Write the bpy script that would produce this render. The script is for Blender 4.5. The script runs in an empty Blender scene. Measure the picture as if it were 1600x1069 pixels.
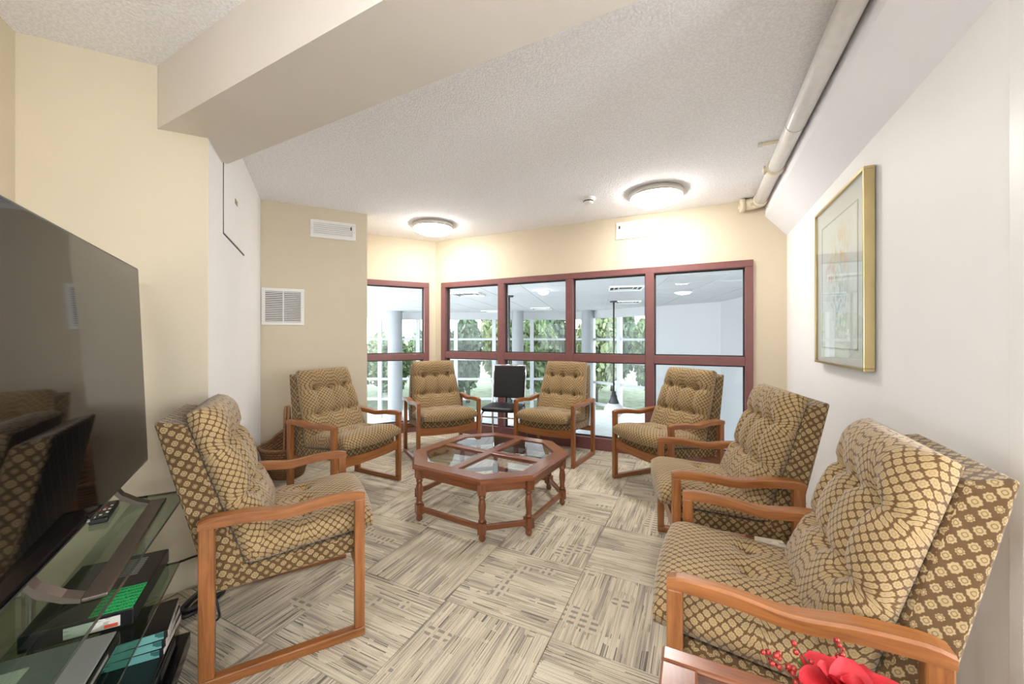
import bpy, bmesh, math, random
from mathutils import Matrix, Vector
random.seed(7)
S = bpy.context.scene
COL = S.collection
PI = math.pi

# ------------------------------------------------------------------ camera, world, exposure
cam_d = bpy.data.cameras.new('camera')
cam_d.sensor_width = 36.0
cam_d.lens = 600.0 / 1600.0 * 36.0
cam_d.shift_y = -(534.5 - 528.0) / 1600.0
cam_d.clip_start = 0.02
cam_d.clip_end = 300
cam = bpy.data.objects.new('camera', cam_d)
COL.objects.link(cam)
cam.location = (0, 0, 1.22)
cam.rotation_euler = (PI / 2, 0, 0)
S.camera = cam

world = bpy.data.worlds.new('overcast_sky')
S.world = world
world.use_nodes = True
wn = world.node_tree.nodes
wn['Background'].inputs['Color'].default_value = (0.86, 0.93, 1.0, 1)
wn['Background'].inputs['Strength'].default_value = 2.0

S.view_settings.view_transform = 'Standard'
S.view_settings.look = 'None'
S.view_settings.gamma = 1.0
S.view_settings.use_curve_mapping = False
S.view_settings.exposure = 1.95
S.cycles.max_bounces = 10
S.cycles.diffuse_bounces = 5
S.cycles.transparent_max_bounces = 24
S.cycles.caustics_reflective = False
S.cycles.caustics_refractive = False

LAMP_STRENGTH = 15.0
LAMP_COLOR = (1.0, 0.97, 0.93, 1)

# ------------------------------------------------------------------ materials
def new_mat(name):
    m = bpy.data.materials.new(name)
    m.use_nodes = True
    nt = m.node_tree
    b = nt.nodes['Principled BSDF']
    return m, nt, b

def N(nt, typ, **kw):
    n = nt.nodes.new(typ)
    for k, v in kw.items():
        if k.startswith('i_'):
            key = k[2:]
            key = int(key) if key.isdigit() else key
            n.inputs[key].default_value = v
        else:
            setattr(n, k, v)
    return n

def math_n(nt, op, a, b=None, c=None):
    n = nt.nodes.new('ShaderNodeMath')
    n.operation = op
    for i, x in enumerate((a, b, c)):
        if x is None:
            continue
        if isinstance(x, (int, float)):
            n.inputs[i].default_value = x
        else:
            nt.links.new(x, n.inputs[i])
    return n.outputs[0]

def ramp(nt, fac, stops, interp='LINEAR'):
    r = nt.nodes.new('ShaderNodeValToRGB')
    r.color_ramp.interpolation = interp
    els = r.color_ramp.elements
    while len(els) < len(stops):
        els.new(0.5)
    for e, (p, c) in zip(els, stops):
        e.position = p
        e.color = (c[0], c[1], c[2], 1)
    nt.links.new(fac, r.inputs['Fac'])
    return r.outputs['Color']

def mix(nt, fac, a, b, blend='MIX'):
    n = nt.nodes.new('ShaderNodeMix')
    n.data_type = 'RGBA'
    n.blend_type = blend
    for sock, x in ((n.inputs[0], fac), (n.inputs[6], a), (n.inputs[7], b)):
        if isinstance(x, (int, float)):
            sock.default_value = x
        elif isinstance(x, tuple):
            sock.default_value = (x[0], x[1], x[2], 1)
        else:
            nt.links.new(x, sock)
    return n.outputs[2]

def bump(nt, b, height, strength, dist):
    n = nt.nodes.new('ShaderNodeBump')
    n.inputs['Strength'].default_value = strength
    n.inputs['Distance'].default_value = dist
    nt.links.new(height, n.inputs['Height'])
    nt.links.new(n.outputs[0], b.inputs['Normal'])

def plain(name, col, rough=0.5, metal=0.0, spec=0.5, coat=0.0, noise=0.0, nscale=20.0):
    m, nt, b = new_mat(name)
    b.inputs['Base Color'].default_value = (*col, 1)
    b.inputs['Roughness'].default_value = rough
    b.inputs['Metallic'].default_value = metal
    b.inputs['Specular IOR Level'].default_value = spec
    b.inputs['Coat Weight'].default_value = coat
    if noise:
        tc = N(nt, 'ShaderNodeTexCoord')
        nz = N(nt, 'ShaderNodeTexNoise', i_Scale=nscale, i_Detail=4.0)
        nt.links.new(tc.outputs['Object'], nz.inputs['Vector'])
        lo = tuple(c * (1 - noise) for c in col)
        hi = tuple(min(1, c * (1 + noise)) for c in col)
        nt.links.new(ramp(nt, nz.outputs['Fac'], [(0.3, lo), (0.7, hi)]), b.inputs['Base Color'])
    return m

def paint(name, col, bumpy=0.15):
    m, nt, b = new_mat(name)
    tc = N(nt, 'ShaderNodeTexCoord')
    nz = N(nt, 'ShaderNodeTexNoise', i_Scale=2.0, i_Detail=3.0)
    nt.links.new(tc.outputs['Object'], nz.inputs['Vector'])
    lo = tuple(c * 0.97 for c in col)
    nt.links.new(ramp(nt, nz.outputs['Fac'], [(0.35, lo), (0.65, col)]), b.inputs['Base Color'])
    fine = N(nt, 'ShaderNodeTexNoise', i_Scale=180.0, i_Detail=2.0)
    nt.links.new(tc.outputs['Object'], fine.inputs['Vector'])
    bump(nt, b, fine.outputs['Fac'], bumpy, 0.002)
    b.inputs['Roughness'].default_value = 0.55
    b.inputs['Specular IOR Level'].default_value = 0.3
    return m

def popcorn(name, col):
    m, nt, b = new_mat(name)
    tc = N(nt, 'ShaderNodeTexCoord')
    vo = N(nt, 'ShaderNodeTexVoronoi', i_Scale=95.0)
    nz = N(nt, 'ShaderNodeTexNoise', i_Scale=60.0, i_Detail=5.0)
    nt.links.new(tc.outputs['Object'], vo.inputs['Vector'])
    nt.links.new(tc.outputs['Object'], nz.inputs['Vector'])
    h = math_n(nt, 'ADD', math_n(nt, 'MULTIPLY', vo.outputs['Distance'], -0.8), nz.outputs['Fac'])
    lo = tuple(c * 0.90 for c in col)
    nt.links.new(ramp(nt, h, [(0.0, lo), (0.25, col)]), b.inputs['Base Color'])
    bump(nt, b, h, 0.4, 0.010)
    b.inputs['Roughness'].default_value = 0.95
    b.inputs['Specular IOR Level'].default_value = 0.1
    return m

def wood(name, c1, c2, rough=0.38, coat=0.25, scale=1.0):
    """grain runs along V of the UV map"""
    m, nt, b = new_mat(name)
    uv = N(nt, 'ShaderNodeUVMap')
    oi = N(nt, 'ShaderNodeObjectInfo')
    mp = N(nt, 'ShaderNodeMapping')
    mp.inputs['Scale'].default_value = (70 * scale, 5 * scale, 1)
    nt.links.new(uv.outputs[0], mp.inputs['Vector'])
    off = N(nt, 'ShaderNodeCombineXYZ')
    nt.links.new(math_n(nt, 'MULTIPLY', oi.outputs['Random'], 37.0), off.inputs[2])
    nt.links.new(off.outputs[0], mp.inputs['Location'])
    nz = N(nt, 'ShaderNodeTexNoise', i_Scale=1.0, i_Detail=6.0, i_Roughness=0.6, i_Distortion=0.6)
    nt.links.new(mp.outputs[0], nz.inputs['Vector'])
    mp2 = N(nt, 'ShaderNodeMapping')
    mp2.inputs['Scale'].default_value = (12 * scale, 2.0 * scale, 1)
    nt.links.new(uv.outputs[0], mp2.inputs['Vector'])
    nz2 = N(nt, 'ShaderNodeTexNoise', i_Scale=1.0, i_Detail=2.0)
    nt.links.new(mp2.outputs[0], nz2.inputs['Vector'])
    f = math_n(nt, 'ADD', math_n(nt, 'MULTIPLY', nz.outputs['Fac'], 0.65), math_n(nt, 'MULTIPLY', nz2.outputs['Fac'], 0.35))
    nt.links.new(ramp(nt, f, [(0.32, c1), (0.66, c2)]), b.inputs['Base Color'])
    b.inputs['Roughness'].default_value = rough
    b.inputs['Coat Weight'].default_value = coat
    b.inputs['Coat Roughness'].default_value = 0.2
    bump(nt, b, nz.outputs['Fac'], 0.12, 0.001)
    return m

def fabric(name, period, wid, light, dark, shrink_odd, ring_dark):
    """woven diamond lattice with rosettes, laid out on the UV map (metres)"""
    m, nt, b = new_mat(name)
    uv = N(nt, 'ShaderNodeUVMap')
    sep = N(nt, 'ShaderNodeSeparateXYZ')
    nt.links.new(uv.outputs[0], sep.inputs[0])
    x = math_n(nt, 'MULTIPLY', sep.outputs[0], 1.0 / period)
    y = math_n(nt, 'MULTIPLY', sep.outputs[1], 1.0 / period)
    A = math_n(nt, 'MULTIPLY', math_n(nt, 'ADD', x, y), 2.0)
    B = math_n(nt, 'MULTIPLY', math_n(nt, 'SUBTRACT', x, y), 2.0)
    def cell(s):
        return math_n(nt, 'SUBTRACT', math_n(nt, 'FRACT', math_n(nt, 'ADD', s, 100.5)), 0.5)
    fa, fb = cell(A), cell(B)
    fa4 = math_n(nt, 'POWER', math_n(nt, 'ABSOLUTE', fa), 3.0)
    fb4 = math_n(nt, 'POWER', math_n(nt, 'ABSOLUTE', fb), 3.0)
    r = math_n(nt, 'POWER', math_n(nt, 'ADD', fa4, fb4), 1 / 3.0)
    def parity(s):
        fl = math_n(nt, 'FLOOR', math_n(nt, 'ADD', s, 100.5))
        return math_n(nt, 'MULTIPLY', math_n(nt, 'FRACT', math_n(nt, 'MULTIPLY', fl, 0.5)), 2.0)
    pa, pb = parity(A), parity(B)
    odd = math_n(nt, 'ADD', pa, pb)            # 0 rosette, 1 leaf, 2 small square
    w = math_n(nt, 'SUBTRACT', wid, math_n(nt, 'MULTIPLY', odd, shrink_odd))
    # petal edge of the rosette / leaf
    ang = math_n(nt, 'ARCTAN2', fa, fb)
    pet = math_n(nt, 'MULTIPLY', math_n(nt, 'SINE', math_n(nt, 'MULTIPLY', ang, 8.0)), 0.03)
    d = math_n(nt, 'SUBTRACT', math_n(nt, 'ADD', w, pet), r)
    tan = N(nt, 'ShaderNodeMapRange')
    tan.inputs[1].default_value = -0.02
    tan.inputs[2].default_value = 0.05
    nt.links.new(d, tan.inputs[0])
    ring = math_n(nt, 'ABSOLUTE', math_n(nt, 'SUBTRACT', r, 0.17))
    ringm = N(nt, 'ShaderNodeMapRange')
    ringm.inputs[1].default_value = 0.02
    ringm.inputs[2].default_value = 0.06
    ringm.inputs[3].default_value = ring_dark
    ringm.inputs[4].default_value = 1.0
    nt.links.new(ring, ringm.inputs[0])
    fac = math_n(nt, 'MULTIPLY', tan.outputs[0], ringm.outputs[0])
    tc = N(nt, 'ShaderNodeTexCoord')
    nz = N(nt, 'ShaderNodeTexNoise', i_Scale=420.0, i_Detail=2.0)
    nt.links.new(tc.outputs['Object'], nz.inputs['Vector'])
    nz2 = N(nt, 'ShaderNodeTexNoise', i_Scale=7.0, i_Detail=2.0)
    nt.links.new(tc.outputs['Object'], nz2.inputs['Vector'])
    col = mix(nt, fac, dark, light)
    wear = ramp(nt, nz2.outputs['Fac'], [(0.3, (0.86, 0.86, 0.86)), (0.7, (1, 1, 1))])
    nt.links.new(mix(nt, 1.0, col, wear, 'MULTIPLY'), b.inputs['Base Color'])
    hgt = math_n(nt, 'ADD', math_n(nt, 'MULTIPLY', fac, 0.6), math_n(nt, 'MULTIPLY', nz.outputs['Fac'], 0.5))
    bump(nt, b, hgt, 0.35, 0.002)
    b.inputs['Roughness'].default_value = 0.9
    b.inputs['Specular IOR Level'].default_value = 0.15
    b.inputs['Sheen Weight'].default_value = 0.25
    b.inputs['Sheen Roughness'].default_value = 0.4
    return m

def carpet(name):
    m, nt, b = new_mat(name)
    tc = N(nt, 'ShaderNodeTexCoord')
    oi = N(nt, 'ShaderNodeObjectInfo')
    off = N(nt, 'ShaderNodeCombineXYZ')
    nt.links.new(math_n(nt, 'MULTIPLY', oi.outputs['Random'], 91.0), off.inputs[2])
    nt.links.new(math_n(nt, 'MULTIPLY', oi.outputs['Random'], 13.0), off.inputs[0])
    def layer(sx, sy, detail, rough=0.5):
        mp = N(nt, 'ShaderNodeMapping')
        mp.inputs['Scale'].default_value = (sx, sy, 1)
        nt.links.new(tc.outputs['Object'], mp.inputs['Vector'])
        nt.links.new(off.outputs[0], mp.inputs['Location'])
        nz = N(nt, 'ShaderNodeTexNoise', i_Scale=1.0, i_Detail=detail, i_Roughness=rough)
        nt.links.new(mp.outputs[0], nz.inputs['Vector'])
        return nz.outputs['Fac']
    cream, sand, grey, dark = (0.66, 0.575, 0.43), (0.53, 0.455, 0.34), (0.36, 0.315, 0.275), (0.085, 0.075, 0.07)
    broad = layer(22, 2.0, 2.0)
    fine = layer(150, 3.0, 2.0, 0.6)
    thin = layer(210, 2.0, 1.0)
    patch = layer(6, 7, 2.0)
    f = math_n(nt, 'ADD', math_n(nt, 'MULTIPLY', broad, 0.48), math_n(nt, 'MULTIPLY', fine, 0.56))
    base = ramp(nt, f, [(0.40, grey), (0.47, sand), (0.525, cream), (0.60, (0.73, 0.65, 0.505))])
    # dark broken yarn lines
    tl = math_n(nt, 'MULTIPLY', math_n(nt, 'GREATER_THAN', thin, 0.615), math_n(nt, 'GREATER_THAN', patch, 0.46))
    base = mix(nt, math_n(nt, 'MULTIPLY', tl, 0.75), base, dark)
    lt = math_n(nt, 'MULTIPLY', math_n(nt, 'LESS_THAN', thin, 0.40), 0.5)
    base = mix(nt, lt, base, grey)
    # short cross dashes inside some blocks
    mp = N(nt, 'ShaderNodeMapping')
    mp.inputs['Scale'].default_value = (34, 30, 1)
    nt.links.new(tc.outputs['Object'], mp.inputs['Vector'])
    sp = N(nt, 'ShaderNodeSeparateXYZ')
    nt.links.new(mp.outputs[0], sp.inputs[0])
    dx = math_n(nt, 'GREATER_THAN', math_n(nt, 'FRACT', math_n(nt, 'ADD', sp.outputs[1], 50.0)), 0.55)
    dy = math_n(nt, 'GREATER_THAN', math_n(nt, 'FRACT', math_n(nt, 'MULTIPLY', math_n(nt, 'ADD', sp.outputs[0], 50.0), 0.6)), 0.35)
    blk = math_n(nt, 'GREATER_THAN', layer(5.5, 5.5, 0.0), 0.69)
    rnd = math_n(nt, 'GREATER_THAN', oi.outputs['Random'], 0.45)
    dm = math_n(nt, 'MULTIPLY', math_n(nt, 'MULTIPLY', blk, rnd), 1.0)
    base = mix(nt, math_n(nt, 'MULTIPLY', dm, 0.75), base, cream)
    base = mix(nt, math_n(nt, 'MULTIPLY', math_n(nt, 'MULTIPLY', dm, math_n(nt, 'MULTIPLY', dx, dy)), 0.7), base, (0.2, 0.18, 0.17))
    pile = N(nt, 'ShaderNodeTexNoise', i_Scale=330.0, i_Detail=2.0)
    nt.links.new(tc.outputs['Object'], pile.inputs['Vector'])
    base = mix(nt, 1.0, base, ramp(nt, pile.outputs['Fac'], [(0.3, (0.8, 0.8, 0.8)), (0.7, (1.05, 1.05, 1.05))]), 'MULTIPLY')
    nt.links.new(base, b.inputs['Base Color'])
    bump(nt, b, math_n(nt, 'ADD', fine, pile.outputs['Fac']), 0.5, 0.003)
    b.inputs['Roughness'].default_value = 0.97
    b.inputs['Specular IOR Level'].default_value = 0.08
    return m

def glass(name, tint=(1, 1, 1), refl=1.0, ior=1.45, rough=0.0):
    m = bpy.data.materials.new(name)
    m.use_nodes = True
    nt = m.node_tree
    nt.nodes.clear()
    out = N(nt, 'ShaderNodeOutputMaterial')
    tr = N(nt, 'ShaderNodeBsdfTransparent')
    tr.inputs[0].default_value = (*tint, 1)
    gl = N(nt, 'ShaderNodeBsdfGlossy')
    gl.inputs['Roughness'].default_value = rough
    fr = N(nt, 'ShaderNodeFresnel')
    fr.inputs[0].default_value = ior
    mx = N(nt, 'ShaderNodeMixShader')
    ge = N(nt, 'ShaderNodeNewGeometry')
    front = math_n(nt, 'SUBTRACT', 1.0, ge.outputs['Backfacing'])
    nt.links.new(math_n(nt, 'MULTIPLY', math_n(nt, 'MULTIPLY', fr.outputs[0], refl), front), mx.inputs[0])
    nt.links.new(tr.outputs[0], mx.inputs[1])
    nt.links.new(gl.outputs[0], mx.inputs[2])
    nt.links.new(mx.outputs[0], out.inputs[0])
    return m

def emit(name, col, strength):
    m = bpy.data.materials.new(name)
    m.use_nodes = True
    nt = m.node_tree
    nt.nodes.clear()
    out = N(nt, 'ShaderNodeOutputMaterial')
    e = N(nt, 'ShaderNodeEmission')
    e.inputs[0].default_value = col
    e.inputs[1].default_value = strength
    nt.links.new(e.outputs[0], out.inputs[0])
    return m

def scribble(name, paper, ink, rows=26.0, amount=0.5):
    """paper note with lines of handwriting, laid out on the UV map (0..1)"""
    m, nt, b = new_mat(name)
    uv = N(nt, 'ShaderNodeUVMap')
    sp = N(nt, 'ShaderNodeSeparateXYZ')
    nt.links.new(uv.outputs[0], sp.inputs[0])
    row = math_n(nt, 'FRACT', math_n(nt, 'MULTIPLY', sp.outputs[1], rows))
    rm = math_n(nt, 'MULTIPLY', math_n(nt, 'GREATER_THAN', row, 0.25), math_n(nt, 'LESS_THAN', row, 0.85))
    mp = N(nt, 'ShaderNodeMapping')
    mp.inputs['Scale'].default_value = (60, rows * 2.2, 1)
    nt.links.new(uv.outputs[0], mp.inputs['Vector'])
    nz = N(nt, 'ShaderNodeTexNoise', i_Scale=1.0, i_Detail=1.0)
    nt.links.new(mp.outputs[0], nz.inputs['Vector'])
    k = math_n(nt, 'MULTIPLY', rm, math_n(nt, 'GREATER_THAN', nz.outputs['Fac'], amount))
    nt.links.new(mix(nt, k, paper, ink), b.inputs['Base Color'])
    b.inputs['Roughness'].default_value = 0.7
    return m

M = {}
M['cream'] = paint('cream_paint', (0.665, 0.58, 0.435))
M['cream_daylit'] = paint('cream_paint_daylit', (0.85, 0.835, 0.815))  # same cream paint, paler: daylight on these walls is put into the colour
M['hall'] = paint('hall_bounce_white', (0.86, 0.85, 0.84))  # unseen rear walls kept near white to bounce neutral fill light
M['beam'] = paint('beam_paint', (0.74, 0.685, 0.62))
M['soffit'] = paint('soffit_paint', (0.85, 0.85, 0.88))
M['ceiling'] = popcorn('textured_ceiling', (0.965, 0.96, 0.98))
M['carpet'] = carpet('carpet_tile_pile')
M['subfloor'] = plain('subfloor_grey', (0.22, 0.2, 0.18), 0.9)
M['burgundy'] = plain('burgundy_metal', (0.205, 0.082, 0.078), 0.38, spec=0.5, noise=0.06)
M['oak'] = wood('oak_wood', (0.165, 0.050, 0.011), (0.37, 0.140, 0.038))
M['cherry'] = wood('cherry_wood', (0.115, 0.032, 0.010), (0.265, 0.083, 0.028), rough=0.3, coat=0.5)
M['fab_cushion'] = fabric('cushion_fabric', 0.056, 0.455, (0.42, 0.298, 0.152), (0.135, 0.076, 0.032), 0.02, 0.66)
M['fab_shell'] = fabric('shell_fabric', 0.074, 0.432, (0.37, 0.265, 0.135), (0.112, 0.064, 0.027), 0.075, 0.35)
M['pane'] = glass('window_glass', (0.95, 0.97, 0.97), 1.0)
M['tabglass'] = glass('table_glass', (0.92, 0.95, 0.95), 1.9, 1.52)
M['smoked'] = glass('smoked_glass', (0.62, 0.70, 0.64), 1.2, 1.5)
M['glassedge'] = plain('glass_edge', (0.03, 0.05, 0.045), 0.15)
M['white_metal'] = plain('white_enamel', (0.80, 0.79, 0.76), 0.4)
M['vent_dark'] = plain('vent_dark', (0.05, 0.048, 0.045), 0.8)
M['pipe'] = plain('painted_pipe', (0.80, 0.775, 0.75), 0.28, noise=0.04)
M['pipe_cream'] = plain('cream_painted_pipe', (0.74, 0.66, 0.50), 0.4, noise=0.05)
M['lamp_glow'] = emit('lamp_diffuser_glow', LAMP_COLOR, LAMP_STRENGTH)
M['fill_glow'] = emit('fill_globe_glow', (0.92, 0.965, 1.0, 1), 18.0)  # glow of the fill lamps added behind the camera
M['lamp_ring'] = plain('brushed_ring', (0.66, 0.63, 0.58), 0.35, metal=0.4)
M['plastic_white'] = plain('white_plastic', (0.80, 0.79, 0.76), 0.45)
M['chrome'] = plain('chrome', (0.72, 0.72, 0.72), 0.18, metal=1.0)
M['black_vinyl'] = plain('black_vinyl', (0.006, 0.006, 0.007), 0.45, noise=0.3, nscale=80)
M['black_plastic'] = plain('black_plastic', (0.010, 0.010, 0.012), 0.35)
M['black_gloss'] = plain('black_gloss', (0.006, 0.006, 0.008), 0.12)
M['screen'] = plain('screen_glass', (0.004, 0.004, 0.005), 0.045, spec=0.75)
M['tv_bezel'] = plain('tv_bezel', (0.06, 0.06, 0.065), 0.3, metal=0.6)
M['tv_base'] = plain('bronze_metal', (0.17, 0.135, 0.115), 0.34, metal=0.85, noise=0.05)
M['silver'] = plain('silver_case', (0.42, 0.42, 0.42), 0.35, metal=0.5)
M['note_green'] = scribble('green_note', (0.05, 0.72, 0.20), (0.01, 0.12, 0.05), 7.0, 0.5)
M['note_white'] = scribble('white_label', (0.78, 0.75, 0.68), (0.55, 0.5, 0.45), 12.0, 0.58)
M['label_red'] = plain('red_print', (0.75, 0.10, 0.04), 0.6)
M['latch'] = plain('tan_plate', (0.30, 0.22, 0.15), 0.6)
M['teal'] = scribble('teal_spine', (0.16, 0.42, 0.38), (0.03, 0.14, 0.13), 4.0, 0.55)
M['cable'] = plain('black_cable', (0.012, 0.012, 0.013), 0.45)
M['gold'] = plain('champagne_frame', (0.55, 0.44, 0.22), 0.28, metal=0.9, noise=0.08, nscale=6)
M['mat_board'] = plain('mat_board', (0.80, 0.79, 0.74), 0.8)
M['mat_line'] = plain('mat_bevel', (0.5, 0.49, 0.45), 0.6)
M['red_petal'] = plain('red_petal', (0.50, 0.008, 0.016), 0.6, noise=0.25, nscale=30)
M['leaf'] = plain('leaf_green', (0.16, 0.28, 0.05), 0.55, noise=0.25, nscale=40)
M['berry'] = plain('berry_red', (0.28, 0.018, 0.012), 0.25, noise=0.6, nscale=60)
M['stem'] = plain('stem_brown', (0.12, 0.06, 0.03), 0.7)
M['ceramic'] = plain('cream_ceramic', (0.7, 0.66, 0.58), 0.3)
M['acoustic'] = plain('ceiling_tile', (0.56, 0.56, 0.56), 0.9, noise=0.04, nscale=60)
M['atrium_wall'] = plain('atrium_wall_paint', (0.48, 0.48, 0.48), 0.7, noise=0.02, nscale=1.0)
M['concrete'] = plain('grey_column_paint', (0.30, 0.305, 0.315), 0.6, noise=0.04, nscale=3)
M['mullion_white'] = plain('white_mullion', (0.58, 0.585, 0.59), 0.4)
M['atrium_floor'] = plain('pale_terrazzo', (0.55, 0.55, 0.55), 0.4, noise=0.08, nscale=4)
M['grass'] = plain('lawn', (0.14, 0.165, 0.10), 0.95, noise=0.35, nscale=2)
M['bark'] = plain('bark', (0.10, 0.075, 0.055), 0.9, noise=0.3, nscale=10)
M['foliage_a'] = plain('foliage_mid', (0.15, 0.21, 0.09), 0.8, noise=0.35, nscale=1.5)
M['foliage_b'] = plain('foliage_dark', (0.09, 0.135, 0.07), 0.8, noise=0.35, nscale=1.5)
M['foliage_c'] = plain('foliage_pale', (0.24, 0.28, 0.14), 0.8, noise=0.3, nscale=1.5)
M['pendant'] = plain('gunmetal', (0.07, 0.07, 0.075), 0.4, metal=0.6)
M['pendant_glass'] = plain('opal_glass', (0.82, 0.83, 0.84), 0.25)
M['recess_glow'] = emit('recessed_lamp_glow', (1, 0.97, 0.92, 1), 9.0)

def wicker():
    m, nt, b = new_mat('wicker_weave')
    uv = N(nt, 'ShaderNodeUVMap')
    br = N(nt, 'ShaderNodeTexBrick')
    br.offset = 0.5
    br.inputs['Color1'].default_value = (0.33, 0.17, 0.065, 1)
    br.inputs['Color2'].default_value = (0.24, 0.115, 0.042, 1)
    br.inputs['Mortar'].default_value = (0.055, 0.026, 0.012, 1)
    br.inputs['Scale'].default_value = 1.0
    br.inputs['Mortar Size'].default_value = 0.10
    br.inputs['Mortar Smooth'].default_value = 0.8
    br.inputs['Brick Width'].default_value = 1.0
    br.inputs['Row Height'].default_value = 0.5
    mp = N(nt, 'ShaderNodeMapping')
    mp.inputs['Scale'].default_value = (40, 24, 1)
    nt.links.new(uv.outputs[0], mp.inputs['Vector'])
    nt.links.new(mp.outputs[0], br.inputs['Vector'])
    nt.links.new(br.outputs['Color'], b.inputs['Base Color'])
    inv = math_n(nt, 'SUBTRACT', 1.0, br.outputs['Fac'])
    bump(nt, b, inv, 0.9, 0.006)
    b.inputs['Roughness'].default_value = 0.6
    return m
M['wicker'] = wicker()
M['wicker_rim'] = plain('wicker_rim', (0.27, 0.13, 0.05), 0.6, noise=0.35, nscale=60)

def flower_print():
    """loose watercolour bouquet in pale inks, on the UV map of the sheet"""
    m, nt, b = new_mat('watercolour_print')
    uv = N(nt, 'ShaderNodeUVMap')
    sp = N(nt, 'ShaderNodeSeparateXYZ')
    nt.links.new(uv.outputs[0], sp.inputs[0])
    def blob(cx, cy, rx, ry):
        a = math_n(nt, 'DIVIDE', math_n(nt, 'SUBTRACT', sp.outputs[0], cx), rx)
        c = math_n(nt, 'DIVIDE', math_n(nt, 'SUBTRACT', sp.outputs[1], cy), ry)
        d = math_n(nt, 'SQRT', math_n(nt, 'ADD', math_n(nt, 'MULTIPLY', a, a), math_n(nt, 'MULTIPLY', c, c)))
        mr = N(nt, 'ShaderNodeMapRange')
        mr.inputs[1].default_value = 1.0
        mr.inputs[2].default_value = 0.2
        nt.links.new(d, mr.inputs[0])
        return mr.outputs[0]
    def nz(sx, sy, seed, thr):
        mp = N(nt, 'ShaderNodeMapping')
        mp.inputs['Scale'].default_value = (sx, sy, 1)
        mp.inputs['Location'].default_value = (seed, seed * 2, seed)
        nt.links.new(uv.outputs[0], mp.inputs['Vector'])
        n = N(nt, 'ShaderNodeTexNoise', i_Scale=1.0, i_Detail=4.0, i_Distortion=0.8)
        nt.links.new(mp.outputs[0], n.inputs['Vector'])
        mr = N(nt, 'ShaderNodeMapRange')
        mr.inputs[1].default_value = thr
        mr.inputs[2].default_value = thr + 0.08
        nt.links.new(n.outputs['Fac'], mr.inputs[0])
        return mr.outputs[0]
    c = (0.82, 0.82, 0.78)
    layers = [
        (blob(0.5, 0.40, 0.42, 0.36), nz(26, 14, 1, 0.5), (0.34, 0.46, 0.44)),
        (blob(0.5, 0.52, 0.44, 0.26), nz(30, 12, 4, 0.52), (0.45, 0.52, 0.36)),
        (blob(0.62, 0.74, 0.26, 0.26), nz(16, 6, 7, 0.47), (0.80, 0.58, 0.26)),
        (blob(0.40, 0.72, 0.30, 0.22), nz(20, 8, 9, 0.5), (0.80, 0.66, 0.40)),
        (blob(0.26, 0.60, 0.20, 0.10), nz(12, 10, 12, 0.44), (0.82, 0.22, 0.20)),
        (blob(0.55, 0.30, 0.3, 0.22), nz(22, 18, 15, 0.53), (0.42, 0.52, 0.66)),
    ]
    for bl, no, colr in layers:
        f = math_n(nt, 'MULTIPLY', math_n(nt, 'MULTIPLY', bl, no), 0.75)
        c = mix(nt, f, c, colr)
    nt.links.new(c, b.inputs['Base Color'])
    b.inputs['Roughness'].default_value = 0.7
    return m
M['print'] = flower_print()

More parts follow.
